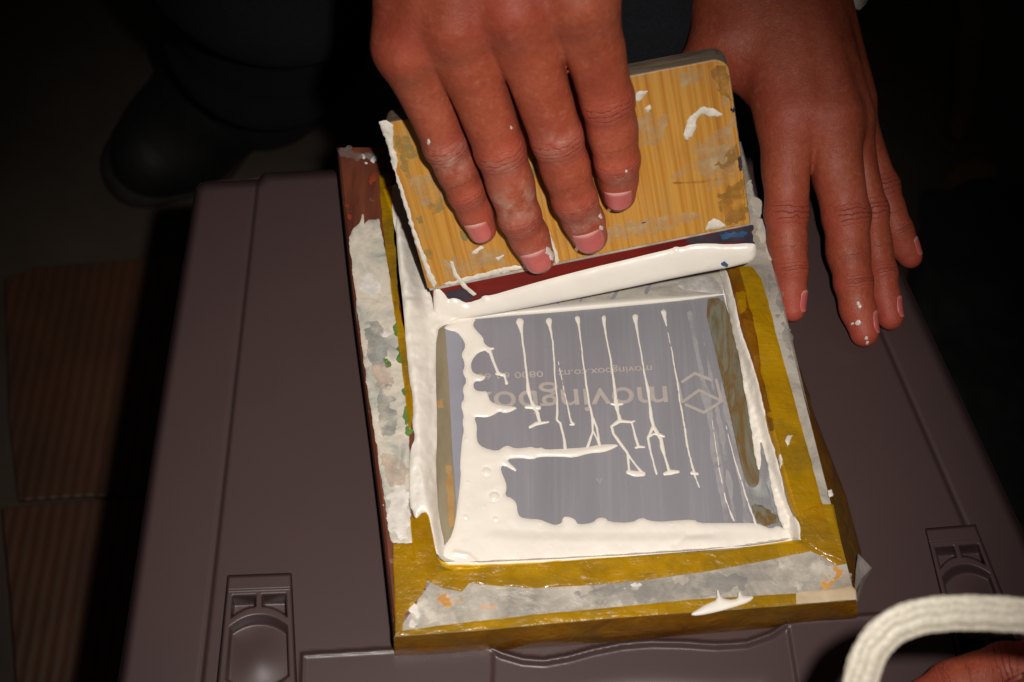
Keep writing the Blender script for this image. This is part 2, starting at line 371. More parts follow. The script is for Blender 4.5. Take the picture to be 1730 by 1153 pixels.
# ------------------------------------------------------------------ floor
fl_c = P(865, 500, ZF)
N = 60; g = np.linspace(-1.6, 1.6, N); gx, gy = np.meshgrid(g, g)
V = np.stack([gx.ravel()+fl_c[0], gy.ravel()+fl_c[1], ZF+.003*fnoise(gx.ravel(), gy.ravel(), .25, 3)], 1)
Fc = [(j*N+i, j*N+i+1, (j+1)*N+i+1, (j+1)*N+i) for j in range(N-1) for i in range(N-1)]
floor = mesh('floor', V, Fc, 'concrete'); tag(floor, kind='structure')
flatf = lambda z: (lambda X, Y: np.zeros_like(X)+z)
def floor_sheet(name, poly, mat, parent, z, thick, step=8, **kw):
    return sheet(name, poly, mat, parent, zoff=0, thick=thick, edge=6, step=step, base=flatf(z), **kw)
FZ = ZF+.004
for i, pl in enumerate([[(1600, 300), (1640, 270), (1690, 285), (1675, 340), (1630, 350), (1610, 372), (1575, 365)], [(1665, 745), (1700, 752), (1760, 742), (1765, 770), (1728, 772), (1735, 800), (1705, 806), (1690, 778)], [(1625, -40), (1665, -40), (1650, 160), (1620, 250), (1608, 240)]]):
    floor_sheet('paint_mark', pl, 'yellow_paint', floor, FZ, .002, ragged=8, rcell=30, seed=20+i)
def board(name, poly, mat, z0, th, label, cat, group=None):
    p = np.array(poly, float); q = P(p[:, 0], p[:, 1], z0+th); k = len(q)
    V = np.vstack([q, q*[1, 1, 0]+[0, 0, z0]]); base = np.array([q[:, 0].mean(), q[:, 1].mean(), z0])
    o = mesh(name, V-base, [tuple(range(k))[::-1], tuple(range(k, 2*k))]+[(i, (i+1) % k, k+(i+1) % k, k+i) for i in range(k)], mat, None, False)
    o.location = base; bv = o.modifiers.new('bevel', 'BEVEL'); bv.width = .0012; bv.segments = 2
    return tag(o, label, cat, group)
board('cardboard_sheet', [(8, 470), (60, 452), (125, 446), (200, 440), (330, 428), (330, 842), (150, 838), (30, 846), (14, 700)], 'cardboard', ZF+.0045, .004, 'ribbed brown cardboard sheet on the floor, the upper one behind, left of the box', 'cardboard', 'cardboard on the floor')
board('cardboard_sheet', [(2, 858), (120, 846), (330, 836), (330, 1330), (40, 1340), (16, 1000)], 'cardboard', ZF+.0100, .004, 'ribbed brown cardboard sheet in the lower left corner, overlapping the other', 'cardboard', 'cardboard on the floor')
# black plastic sheet heaped on the floor at the right
pl = [(1560, 330), (1700, 300), (1900, 380), (2000, 760), (1800, 1000), (1640, 760), (1540, 520)]
def plz(X, Y): return ZF+.005+.022*np.maximum(0, fnoise(X, Y, 90, 55)+.25)
o = sheet('plastic_sheet', pl, 'black_plastic', None, zoff=0, thick=.004, edge=10, step=9, ragged=18, rcell=60, base=plz, seed=12)
tag(o, 'crumpled black plastic sheet on the dark floor right of the box', 'plastic sheet')

# ------------------------------------------------------------------ storage box
bx = empty('storage_box', P(900, 700, ZF), 'dark brown plastic storage box with a latched lid carrying the printing frame', 'storage box')
LID = [(330, 316), (345, 306), (437, 302), (446, 292), (565, 287), (1420, 262), (1440, 274), (1519, 448), (1710, 858), (1880, 1225), (1850, 1260), (210, 1290), (180, 1262), (202, 1138), (262, 735)]
LATCH = [[(384, 972), (493, 968), (506, 1228), (357, 1235)], [(1562, 893), (1648, 886), (1745, 1128), (1621, 1138)]]
FL_EDGE = [(508, 1103), (660, 1094), (815, 1084), (826, 1088), (850, 1099), (885, 1109), (920, 1111), (960, 1104), (1000, 1093), (1050, 1083), (1100, 1079), (1150, 1080), (1210, 1084), (1260, 1081), (1300, 1067), (1328, 1049), (1345, 1044), (1480, 1036), (1604, 1030)]
FLANGE = FL_EDGE+[(1640, 1140), (1700, 1290), (504, 1290)]
GRIP = [(828, 1094), (850, 1105), (885, 1115), (920, 1117), (960, 1110), (1000, 1099), (1050, 1089), (1100, 1085), (1150, 1086), (1210, 1090), (1260, 1087), (1300, 1073), (1326, 1056), (1336, 1052), (1352, 1150), (1365, 1290), (822, 1290)]
def sst(x, a, b): t = np.clip((x-a)/(b-a), 0, 1); return t*t*(3-2*t)
def lidz(X, Y):
    d = -sd_poly(X, Y, LID)
    xl = 437-.111*(Y-302); xr = 1486+.436*(Y-560)
    z = -.0028*(1-sst(X, xl-3, xl+3)) - .0028*sst(X, xr-3, xr+3)
    z = z - .0006*np.exp(-((X-xl+5)/3.0)**2) - .0006*np.exp(-((X-xr-5)/3.0)**2)
    z = z - .010*(1-np.sqrt(np.clip(1-(1-np.clip(d/16, 0, 1))**2, 0, 1)))
    fd = sd_poly(X, Y, FLANGE)
    z = z+.0045*(1-sst(fd, -3.5, 1.0))
    z = z+.0007*np.exp(-((fd+4.5)/2.6)**2)
    gd = sd_poly(X, Y, GRIP)
    z = z-.0016*(1-sst(gd, -10, -2))-.0030*np.exp(-((gd+6)/2.2)**2)*0
    z = z-.010*sst(-gd, 40, 140)*(gd < 0)*sst(Y, 1120, 1250)
    # raised plinth beside each latch
    return z
def lat_sd(X, Y): return np.minimum(sd_poly(X, Y, LATCH[0]), sd_poly(X, Y, LATCH[1]))
vx, vy, vd, Fc = clip_grid(lambda X, Y: np.maximum(sd_poly(X, Y, LID), -lat_sd(X, Y)), bb(LID, 6), 2.8)
lid = mesh('lid', P(vx, vy, lidz(vx, vy)), Fc, 'plastic', bx)
# skirt and body: loft from the lid outline down to the floor
lp = np.array(chaikin(LID, 2)); ctr = P(880, 760, 0)[:2]
rings = []
for z, s in ((-.0100, 1.0), (-.030, 1.004), (-.0305, .975), (-.05, .97), (ZF+.004, .86), (ZF+.0001, .85)):
    q = P(lp[:, 0], lp[:, 1], -.010)
    rings.append(np.stack([ctr[0]+(q[:, 0]-ctr[0])*s, ctr[1]+(q[:, 1]-ctr[1])*s, np.full(len(q), z)], 1))
k = len(lp); V = np.vstack(rings); Fc = [(r*k+i, r*k+(i+1) % k, (r+1)*k+(i+1) % k, (r+1)*k+i) for r in range(len(rings)-1) for i in range(k)]
ns = 2*k
mesh('skirt', V[:ns], [f for f in Fc if max(f) < ns], 'plastic', lid)
Vb = V[ns:]; Fb = [tuple(i-ns for i in f) for f in Fc if min(f) >= ns]; Fb.append(tuple(range(len(Vb)-k, len(Vb))))
mesh('body', Vb, Fb, 'plastic', bx, False)
# latches: ribbed pockets around a round thumb dish
def latch(quad, wl):
    q = np.array(quad, float); nu, nv = 80, 170
    u, v = np.meshgrid(np.linspace(0, 1, nu), np.linspace(0, 1, nv))
    X = (q[0, 0]*(1-u)+q[1, 0]*u)*(1-v)+(q[3, 0]*(1-u)+q[2, 0]*u)*v
    Y = (q[0, 1]*(1-u)+q[1, 1]*u)*(1-v)+(q[3, 1]*(1-u)+q[2, 1]*u)*v
    vm = np.minimum(v, 1-v); lf, rt = wl
    arch = .235+.12*np.abs(2*u-1)**2.2
    def pocket(v0, v1, u0, u1, depth, far):
        return depth*np.minimum(np.minimum(sst(v-v0, 0, far), sst(v1-v, 0, .008)), np.minimum(sst(u-u0, 0, lf), sst(u1-u, 0, rt)))
    dep = pocket(.125, arch-.022, .10, .465, .0115, .078)+pocket(.125, arch-.022, .535, .91, .0115, .078)
    dep = dep+pocket(1-arch+.022, .875, .10, .465, .0115, .078)+pocket(1-arch+.022, .875, .535, .91, .0115, .078)
    dish = pocket(arch+.022, 1-arch-.022, .10, .91, .0092, .078)
    dep = dep+dish*(1-.22*np.exp(-(((u-.5)/.3)**2+((v-.55)/.16)**2)))
    z = .0034 - dep
    e = np.minimum(np.minimum(u, 1-u)*.5, vm); z = z - .0040*(1-sst(e, 0, .018))
    z = z - .0008*(sst(vm, .095, .105))
    V = P(X.ravel(), Y.ravel(), lidz(X, Y).ravel()*0+z.ravel())
    Fc = [(j*nu+i, (j+1)*nu+i, (j+1)*nu+i+1, j*nu+i+1) for j in range(nv-1) for i in range(nu-1)]
    # outer walls
    rim = [i for i in range(nu)]+[j*nu+nu-1 for j in range(1, nv)]+[(nv-1)*nu+i for i in range(nu-2, -1, -1)]+[j*nu for j in range(nv-2, 0, -1)]
    b0 = len(V); V = np.vstack([V, V[rim]-[0, 0, .012]]); k = len(rim)
    Fc += [(rim[i], rim[(i+1) % k], b0+(i+1) % k, b0+i) for i in range(k)]
    return mesh('latch', V, Fc, 'plastic', bx)
latch(LATCH[0], (.055, .012)); latch(LATCH[1], (.012, .075))

# ------------------------------------------------------------------ printing frame
OUT = np.array([(569, 247), (1254, 236), (1449, 1012), (667, 1074)], float)
INN = np.array([(645, 296), (1196, 282), (1358, 914), (742, 963)], float)
fr = empty('screen_frame', P(1000, 650, 0), 'small wooden screen printing frame taped in amber and crusted with paint', 'printing frame')
ow = P(OUT[:, 0], OUT[:, 1], ZT); iw = P(INN[:, 0], INN[:, 1], ZT)
def bar(i, mat):
    j = (i+1) % 4; m = 14
    V, Fc = [], []
    for s in range(m+1):
        t = s/m; a = ow[i]*(1-t)+ow[j]*t; b = iw[i]*(1-t)+iw[j]*t
        d = b-a; d = d/np.linalg.norm(d); wob = .0005*math.sin(7*t+i*2.1)
        a = a+d*wob
        for (p, z) in ((a, .0004), (a, ZT-.0014), (a+d*.0012, ZT-.0002), (b-d*.001, ZT-.0002), (b, ZT-.0016), (b, .0004)):
            V.append((p[0], p[1], z))
    for s in range(m):
        for k in range(6): Fc.append((s*6+k, (s+1)*6+k, (s+1)*6+(k+1) % 6, s*6+(k+1) % 6))
    Fc += [tuple(range(6)), tuple(m*6+5-k for k in range(6))]
    o = mesh('frame_bar', V, Fc, mat, fr, False); return o
bars = [bar(0, 'brown_wood'), bar(1, 'grey_bar'), bar(2, 'grey_bar'), bar(3, 'brown_wood')]
# lining of the well: from the bars down to the screen
sheet('lining', A_TOP, 'ink', fr, zoff=-.0006, thick=.0001, step=3, smooth_poly=1, cuts=lambda X, Y: sd_poly(X, Y, A_MESH)+4)
def zm(X, Y): return np.maximum(zb(X, Y), ZM)
fab = sheet('screen_mesh', A_MESH, 'fabric', fr, zoff=.0002, thick=.00005, step=4, smooth_poly=1)
sheet('tape_under_screen', [(735, 556), (744, 552), (752, 556), (758, 640), (764, 760), (773, 880), (766, 905), (752, 926), (743, 895), (737, 800), (738, 700)], 'strip_left', fab, zoff=.0004, thick=.0002, step=3)
sheet('tape_patch', [(754, 786), (764, 784), (768, 850), (766, 890), (757, 892)], 'tan', fab, zoff=.0007, thick=.0001, step=2, ragged=2, rcell=9)
sheet('tape_patch', [(738, 678), (748, 674), (750, 690), (740, 692)], 'tan', fab, zoff=.0007, thick=.0001, step=2, ragged=2, rcell=9)
sheet('film_edge', [(752, 556), (780, 560), (782, 700), (778, 800), (770, 880), (764, 760), (758, 640)], 'stencil_edge', fab, zoff=.0003, thick=.0001, step=3)
RS = [(1187, 506), (1222, 502), (1236, 545), (1252, 612), (1262, 680), (1278, 770), (1284, 806), (1280, 822), (1266, 826), (1255, 800), (1240, 730), (1215, 620)]
sheet('tape_under_screen', RS, 'strip_right', fab, zoff=.0005, thick=.0003, step=3, smooth_poly=1)
sheet('tape_patch', [(1270, 855), (1285, 853), (1300, 862), (1314, 872), (1316, 885), (1300, 890), (1280, 886)], 'strip_right', fab, zoff=.0006, thick=.0002, step=2, ragged=3, rcell=9, seed=3)
sheet('ink_haze', [(1252, 800), (1290, 806), (1300, 830), (1312, 870), (1290, 860), (1272, 852)], 'veil', fab, zoff=.0004, thick=.0001, step=3, ragged=4)
sheet('ink_haze', [(1264, 690), (1280, 690), (1305, 800), (1318, 868), (1308, 868), (1290, 800), (1274, 740)], 'veil', fab, zoff=.0010, thick=.0001, step=3, ragged=2)
for sx, w_ in ((1165, 6), (1180, 3), (1200, 7)):
    sheet('ink_haze', None, 'stencil_faint', fab, zoff=.00035, thick=.00005, step=2.5, ragged=3, rcell=30, seed=int(sx), sdf=lambda X, Y, a=sx, b=w_: np.where(X > 1187+(Y-506)*.235, 5, sd_line(X, Y, [(a, 530, b*.5), (a+32, 690, b), (a+62, 880, b*.7)])), bbox=(sx-20, 520, sx+90, 890))
# stencil: emblem and lettering, upside down to the viewer
def strokes(name, segs, mat, parent, zoff, r):
    sheet(name, None, mat, parent, zoff=zoff, thick=.00004, step=1.2, sdf=lambda X, Y: np.minimum.reduce([sd_line(X, Y, [(a, b, r) for a, b in s]) for s in segs]), bbox=bb([p for s in segs for p in s], 6))
emb = [[(1153, 645), (1174, 631), (1201, 642)], [(1210, 642), (1219, 678)], [(1153.5, 679), (1181, 659.5), (1218, 677.5)], [(1145, 647), (1152, 679)], [(1159, 684), (1189, 697), (1215, 681)]]
strokes('stencil_emblem', emb, 'stencil_open', fab, .00042, 2.4)
def lettering(body, x0, y0, x1, y1, height, mat, xh=True):
    cu = bpy.data.curves.new('lettering', 'FONT'); cu.body = body; cu.resolution_u = 4; cu.offset = .006
    to = bpy.data.objects.new('lettering', cu); COL.objects.link(to)
    dg = bpy.context.evaluated_depsgraph_get(); me = to.evaluated_get(dg).to_mesh()
    v = np.array([p.co[:2] for p in me.vertices]); Fc = [tuple(p.vertices) for p in me.polygons]
    to.evaluated_get(dg).to_mesh_clear(); bpy.data.objects.remove(to); bpy.data.curves.remove(cu)
    lo, hi = v[:, 0].min(), v[:, 0].max(); tx = (v[:, 0]-lo)/(hi-lo); ty = v[:, 1]*height
    ux, uy = x1-x0, y1-y0; L = math.hypot(ux, uy); nx, ny = -uy/L, ux/L
    if ny < 0: nx, ny = -nx, -ny
    X = x0+ux*tx+nx*ty+.07*ty; Y = y0+uy*tx+ny*ty
    mesh('stencil_lettering', P(X, Y, ZM+.00048), Fc, mat, fab, False)
lettering('movingbox', 1126, 653, 792, 664, 58, 'stencil_open')
lettering('movingbox.co.nz', 1101, 617.5, 942, 626.5, 17, 'stencil_open')
lettering('0800 64 66', 917, 627, 806, 632, 15, 'stencil_open')
lettering('A', 1006, 808, 1018, 807, 16, 'stencil_faint')

# paint crust on the bars
CR_L = [(589, 402), (597, 385), (606, 378), (613, 363), (616, 378), (622, 372), (641, 370), (650, 420), (662, 480), (672, 560), (684, 640), (690, 700), (692, 760), (694, 782), (692, 857), (699, 918), (662, 918), (654, 872), (639, 770), (624, 680), (609, 570), (598, 480)]
sheet('paint_crust', CR_L, 'crust', fr, zoff=.0002, thick=.0005, step=2, ragged=1.4, rcell=10, wave=.0003, wcell=10, seed=31)
for i, (pl, m) in enumerate([([(615, 545), (645, 540), (655, 590), (640, 625), (622, 600)], 'crust_grey'), ([(632, 660), (663, 650), (668, 735), (640, 742)], 'crust_grey'), ([(604, 470), (628, 462), (650, 480), (640, 500), (610, 495)], 'crust_white'),
        ([(640, 560), (655, 550), (660, 562), (648, 570)], 'crust_white'), ([(648, 840), (690, 815), (694, 905), (664, 912)], 'crust_white'), ([(622, 605), (668, 622), (662, 655), (632, 652)], 'crust_pink'), ([(645, 755), (688, 785), (688, 815), (652, 828)], 'crust_pink'),
        ([(640, 575), (648, 610), (660, 615), (650, 620)], 'crust_green'), ([(668, 540), (678, 560), (684, 620), (676, 620)], 'crust_green'), ([(680, 650), (692, 670), (694, 740), (684, 735)], 'crust_green'), ([(585, 345), (590, 350), (591, 370), (587, 368)], 'crust_red'), ([(622, 298), (632, 295), (634, 305), (625, 308)], 'crust_red'), ([(575, 250), (600, 255), (640, 258), (634, 266), (600, 272), (576, 268)], 'grey_smear'), ([(612, 264), (622, 262), (640, 268), (620, 272)], 'crust_white')]):
    sheet('paint_patch', pl, m, fr, zoff=.00085, thick=.00012, step=1.5, ragged=6, rcell=11, wave=.0001, wcell=12, seed=40+i, smooth_poly=1)
# bottom and right bars: smears and flakes
for i, (pl, m) in enumerate([([(705, 1020), (722, 975), (760, 1000), (840, 995), (845, 1040), (760, 1052), (690, 1062)], 'crust_cream'), ([(960, 1000), (1100, 985), (1230, 968), (1270, 975), (1250, 1000), (1100, 1020), (980, 1025)], 'grey_smear'), ([(735, 1005), (765, 1002), (775, 1022), (760, 1028)], 'crust_orange'), ([(815, 1020), (832, 1018), (834, 1032), (818, 1032)], 'crust_orange'),
        ([(770, 1022), (782, 1028), (774, 1036), (764, 1032)], 'crust_pink'), ([(1300, 950), (1360, 938), (1400, 945), (1415, 975), (1380, 992), (1310, 990)], 'crust_cream'), ([(1385, 985), (1395, 968), (1412, 958), (1420, 968), (1412, 985), (1395, 995)], 'crust_orange'), ([(1420, 960), (1436, 962), (1440, 985), (1424, 988)], 'crust_pink'), ([(690, 1030), (700, 1018), (712, 1025), (715, 1052), (694, 1062)], 'crust_white'),
        ([(1262, 300), (1280, 330), (1310, 440), (1296, 440), (1270, 345)], 'crust'), ([(1300, 470), (1316, 480), (1330, 545), (1345, 610), (1336, 612)], 'grey_smear'), ([(1050, 985), (1090, 980), (1085, 992), (1055, 996)], 'crust_white'), ([(1210, 968), (1240, 964), (1235, 972), (1212, 975)], 'crust_white')]):
    sheet('paint_patch', pl, m, fr, zoff=.0003, thick=.0001, step=1.5, ragged=8, rcell=14, wave=.00008, wcell=12, seed=60+i, smooth_poly=1)
# amber packing tape, piece by piece
TP = [
 ('tape', .0012, [(640, 296), (660, 300), (664, 370), (668, 430), (674, 520), (690, 590), (699, 690), (692, 742), (684, 660), (671, 560), (660, 480), (648, 400)], 1.2),
 ('tape', .0013, [(664, 919), (700, 919), (716, 950), (723, 975), (713, 1006), (694, 1026), (683, 1040), (680, 1066), (668, 1072)], .5),
 ('tape', .0018, [(693, 868), (700, 878), (723, 861), (732, 905), (739, 942), (758, 954), (800, 954.5), (880, 952), (1000, 944), (1100, 938), (1240, 928), (1352, 911.5), (1378, 922), (1368, 931), (1300, 946), (1200, 964), (1100, 979), (1000, 989), (900, 993), (840, 990), (794, 985), (781, 1000), (748, 993), (728, 984), (710, 968), (699, 945), (696, 905)], .6),
 ('tape', .0013, [(1229, 458), (1246, 450), (1270, 450), (1286, 470), (1303, 530), (1322, 605), (1348, 698), (1375, 795), (1398, 880), (1428, 952), (1412, 956), (1390, 940), (1360, 925), (1352, 910), (1352, 886), (1333, 859), (1319, 800), (1297, 726), (1278, 635), (1252, 554), (1242, 508)], 1),
 ('tape_dark', .0016, [(1226, 452), (1250, 452), (1262, 500), (1278, 560), (1290, 640), (1310, 730), (1300, 730), (1279, 636), (1252, 554), (1242, 508)], 1),
 ('tape', .0021, [(1357, 908), (1360, 862), (1384, 852), (1408, 852), (1420, 910), (1431, 954), (1396, 938), (1372, 924)], .5),
 ('tape', .0010, [(678, 1066), (760, 1055), (900, 1039), (1040, 1026), (1180, 1012), (1347, 1003), (1347, 1021), (1180, 1034), (1000, 1048), (840, 1062), (667, 1075)], .4),
 ('masking', .0014, [(1345, 1002), (1395, 996), (1438, 989), (1446, 998), (1447, 1013), (1345, 1021)], .4),
]
tapes = []
for i, (m, zo, pl, rg) in enumerate(TP):
    tapes.append(sheet('tape_strip', pl, m, fr, zoff=zo, thick=.00022, edge=1.2, step=2.4, ragged=rg, rcell=22, wave=.0007, wcell=34, seed=80+i))
for i, pl in enumerate([[(1327, 742), (1332, 735), (1339, 736), (1334, 752), (1329, 757)], [(1314, 768), (1320, 765), (1322, 785), (1317, 792)], [(1399, 829), (1405, 826), (1408, 838), (1400, 843)]]):
    sheet('ink_fleck', pl, 'ink_dry', fr, zoff=.0022, thick=.0006, step=1.2, ragged=1.5, rcell=6, seed=i)
# skirts: tape folded down over the outer faces
def skirt_tape(name, top, bot, mat, nz=10, seed=0, puff=.0012):
    top = np.array(top, float); bot = np.array(bot, float)
    m = 60; s = np.linspace(0, 1, m)
    def re(p):
        d = np.r_[0, np.cumsum(np.hypot(*np.diff(p[:, :2], axis=0).T))]; d /= d[-1]
        return np.stack([np.interp(s, d, p[:, k]) for k in range(3)], 1)
    a = re(top); b = re(bot); A = P(a[:, 0], a[:, 1], a[:, 2]); B = P(b[:, 0], b[:, 1], b[:, 2])
    out = (B-A).mean(0); V = []
    side = np.cross((A[-1]-A[0]), [0, 0, 1.0]); side /= np.linalg.norm(side)
    if (side@(A.mean(0)-P(1000, 650, 0))) < 0: side = -side
    for k in range(nz):
        t = k/(nz-1); Q = A*(1-t)+B*t
        nn = fnoise(s*700, np.full(m, t*60), 60, seed)
        V.append(Q+side[None]*(puff*math.sin(t*math.pi)*(1+1.6*nn))[:, None]+side[None]*.0002)
    V = np.vstack(V); Fc = [(k*m+i, k*m+i+1, (k+1)*m+i+1, (k+1)*m+i) for k in range(nz-1) for i in range(m-1)]
    return mesh(name, V, Fc, mat, fr)
zt = ZT+.0012
skirt_tape('tape_strip', [(667, 1075, zt), (840, 1062, zt), (1000, 1048, zt), (1180, 1034, zt), (1347, 1021, zt), (1447, 1013, zt)], [(668, 1112, .0012), (840, 1098, .0012), (1000, 1086, .0012), (1180, 1071, .0012), (1347, 1056, .0012), (1446, 1046, .0012)], 'tape_dark', seed=5)
skirt_tape('tape_strip', [(1323, 530, ZT+.0002), (1356, 665, ZT+.0002), (1398, 830, ZT+.0002), (1445, 1008, ZT+.0002)], [(1326, 558, .003), (1373, 695, .0015), (1428, 835, .0012), (1454, 932, .0012)], 'tape_dark', seed=9)
skirt_tape('tape_strip', [(664, 925, ZT), (667, 1072, ZT)], [(664, 955, .0012), (668, 1108, .0012)], 'tape', seed=11, puff=.0004)
# loose cloudy flap at the near right corner
fpts = [(1450, 936, ZT), (1473, 960, .008), (1461, 984, .004), (1447, 1022, .012), (1444, 1000, ZT+.001), (1446, 965, ZT+.001)]
fv = np.array([P(a, b, z) for a, b, z in fpts]); cen = fv.mean(0)+[.0004, 0, .0004]; k = len(fv)
V = np.vstack([fv, cen, fv-CB*.0004, cen-CB*.0004]); Fc = [(i, (i+1) % k, k) for i in range(k)]+[(k+1+(i+1) % k, k+1+i, 2*k+1) for i in range(k)]+[(i, k+1+i, k+1+(i+1) % k, (i+1) % k) for i in range(k)]
mesh('tape_flap', V, Fc, 'cloudy', fr, False)

# ------------------------------------------------------------------ ink on the screen
ik = empty('wet_ink', P(1000, 900, ZM), 'wet cream white ink pooled and streaked across the grey screen', 'ink')
MAIN = [(748, 554), (764, 544), (806, 537), (798, 549), (805, 559), (817, 571), (817, 579), (825, 587), (838, 588), (830, 593), (822, 592), (808, 596), (799, 606), (795, 617), (798, 629), (806, 633), (823, 636), (814, 645), (803, 644), (799, 651), (803, 660), (814, 662), (823, 661), (826, 673), (829, 679), (844, 685), (877, 688), (864, 696), (852, 699), (844, 695), (833, 702), (822, 706), (802, 704), (802, 709), (806, 720), (805, 735), (807, 749), (817, 757), (840, 763), (851, 755), (859, 753), (869, 758), (888, 757), (896, 755), (907, 758), (915, 756), (921, 760), (948, 759), (992, 756), (1014, 751), (1048, 751), (1037, 758), (1019, 765), (996, 766), (969, 774), (951, 772), (911, 772), (899, 777), (879, 774), (856, 776), (861, 783), (872, 792), (868, 796), (855, 788), (847, 787), (846, 795), (855, 816), (856, 826), (853, 838), (865, 842), (873, 851), (874, 864), (878, 874), (892, 877), (913, 878), (924, 883), (938, 888), (946, 885), (949, 884), (951, 874), (960, 873), (972, 878), (976, 887), (1001, 884), (1010, 875), (1023, 875), (1028, 882), (1066, 884), (1084, 874), (1096, 880), (1118, 882), (1136, 880), (1172, 878), (1181, 884), (1208, 884), (1240, 884), (1276, 884), (1290, 889), (1302, 894), (1314, 888), (1322, 893), (1330, 890), (1338, 868), (1353, 886), (1354, 922), (1240, 938), (1100, 949), (1000, 955), (880, 964), (800, 966), (760, 964), (740, 950), (738, 930), (750, 923), (764, 903), (772, 861), (779, 803), (777, 787), (781, 739), (784, 728), (781, 713), (784, 703), (778, 684), (785, 673), (781, 657), (789, 644), (781, 629), (785, 621), (784, 610), (779, 600), (787, 585), (782, 573), (772, 561), (759, 559)]
bub = [(822, 797, 8), (835, 839, 9), (788, 742, 4), (790, 815, 4), (786, 873, 5), (837, 877, 5), (817, 856, 3), (913, 884, 4), (951, 882, 4), (1008, 882, 3), (1085, 880, 3), (1135, 886, 3), (1172, 884, 3), (790, 690, 3), (800, 710, 2.5), (930, 922, 2.5)]
def ink_extra(x, y):
    h = np.zeros_like(x)
    for (a, b, r) in bub:
        q = np.hypot(x-a, (y-b)*1.1)/r
        h = h+.00045*r/6*np.where(q < 1, np.sqrt(np.clip(1-q*q, 0, 1))*.9-.45*np.exp(-((q-1)/.25)**2), -.45*np.exp(-((q-1)/.25)**2))
    # long fold in the near pool
    fy = 895+.02*(x-820)+3*np.sin((x-820)/90)
    h = h+.0011*sst(y-fy, -3, 16)*sst(x, 800, 850)*(1-sst(x, 1180, 1300))
    h = h+.0007*np.exp(-(sd_line(x, y, [(768, 934, 0), (790, 938, 0), (806, 952, 0)])/4)**2)
    h = h-.0004*np.exp(-(sd_line(x, y, [(1140, 922, 0), (1160, 905, 0), (1200, 903, 0)])/5)**2)
    return h
def ink_sheet(name, poly, base=zb, zoff=.0006, thick=.0009, edge=4, step=2.0, wave=.0005, wcell=30, seed=3, sm=1, extra=False, sdf=None, bbox=None, mat='ink', cuts=None, ragged=0):
    p = chaikin(poly, sm) if poly is not None and sm else poly
    f = sdf if sdf is not None else (lambda X, Y: sd_poly(X, Y, p))
    g = (lambda X, Y: np.maximum(f(X, Y)+(ragged*fnoise(X, Y, 9, seed+3) if ragged else 0), -cuts(X, Y) if cuts is not None else -1e9))
    vx, vy, vd, Fc = clip_grid(g, bbox or bb(p, 5), step)
    k = 1-np.exp(vd/edge)
    z = base(vx, vy)+zoff*.6+thick*k+wave*fnoise(vx, vy, wcell, seed)*k
    if extra: z = z+ink_extra(vx, vy)*k
    return mesh(name, P(vx, vy, z), Fc, mat, ik)
ink_sheet('ink_pool', MAIN, base=zb2, extra=True, step=1.8)
LEFT = [(668, 366), (684, 358), (702, 430), (728, 500), (760, 520), (790, 536), (752, 548), (737, 560), (736, 640), (739, 720), (736, 800), (742, 880), (752, 921), (748, 944), (735, 934), (728, 895), (722, 868), (712, 866), (705, 878), (700, 874), (697, 862), (692, 857), (691, 783), (694, 757), (702, 740), (696, 718), (698, 697), (697, 666), (692, 645), (686, 588), (682, 523), (672, 440)]
ink_sheet('ink_bank', LEFT, zoff=.0022, thick=.0014, wave=.0016, wcell=22, seed=9, edge=4)
RIGHT = [(1213, 450), (1229, 455), (1242, 508), (1250, 552), (1265, 592), (1279, 635), (1291, 687), (1298, 728), (1311, 767), (1319, 800), (1325, 831), (1333, 859), (1345, 880), (1330, 895), (1322, 892), (1314, 870), (1305, 831), (1297, 784), (1284, 737), (1286, 780), (1283, 800), (1276, 775), (1271, 739), (1265, 700), (1258, 661), (1250, 609), (1234, 544), (1224, 487)]
ink_sheet('ink_bank', RIGHT, zoff=.0020, thick=.0010, wave=.0012, wcell=16, seed=14, edge=3, ragged=2)
sl = [[(895, 517), (886, 536)], [(946, 507), (930, 536)], [(985, 500), (975, 522)], [(1045, 488), (1035, 505)], [(1100, 478), (1092, 495)]]
FILM = [(742, 546), (880, 532), (1010, 520), (1186, 507), (1222, 500), (1236, 440), (1180, 400), (960, 420), (735, 470), (728, 520)]
ink_sheet('ink_film', FILM, zoff=.0003, thick=.0004, wave=.0006, wcell=50, seed=19, mat='film', edge=6, step=2.0, cuts=lambda X, Y: np.minimum.reduce([sd_line(X, Y, [(a, b, .45) for a, b in s]) for s in sl]))
ink_sheet('ink_film', [(1140, 480), (1165, 466), (1200, 462), (1215, 480), (1225, 498), (1190, 494), (1155, 490)], zoff=.0009, thick=.0005, wave=.0004, mat='ink_thin', seed=23, step=1.6)
ink_sheet('ink_ridge', None, zoff=.0005, thick=.0016, edge=4, step=1.5, wave=.0002, sdf=lambda X, Y: sd_line(X, Y, [(738, 545, 7), (800, 536, 4), (860, 528, 6), (940, 521, 7), (1010, 515, 7), (1090, 508, 6.5), (1150, 504, 4.5), (1226, 497, 1)]), bbox=(725, 485, 1240, 560))
Z4 = lambda pts: [(640+a/2.2167, 440+b/2.2167, r/2.2167) for a, b, r in pts]
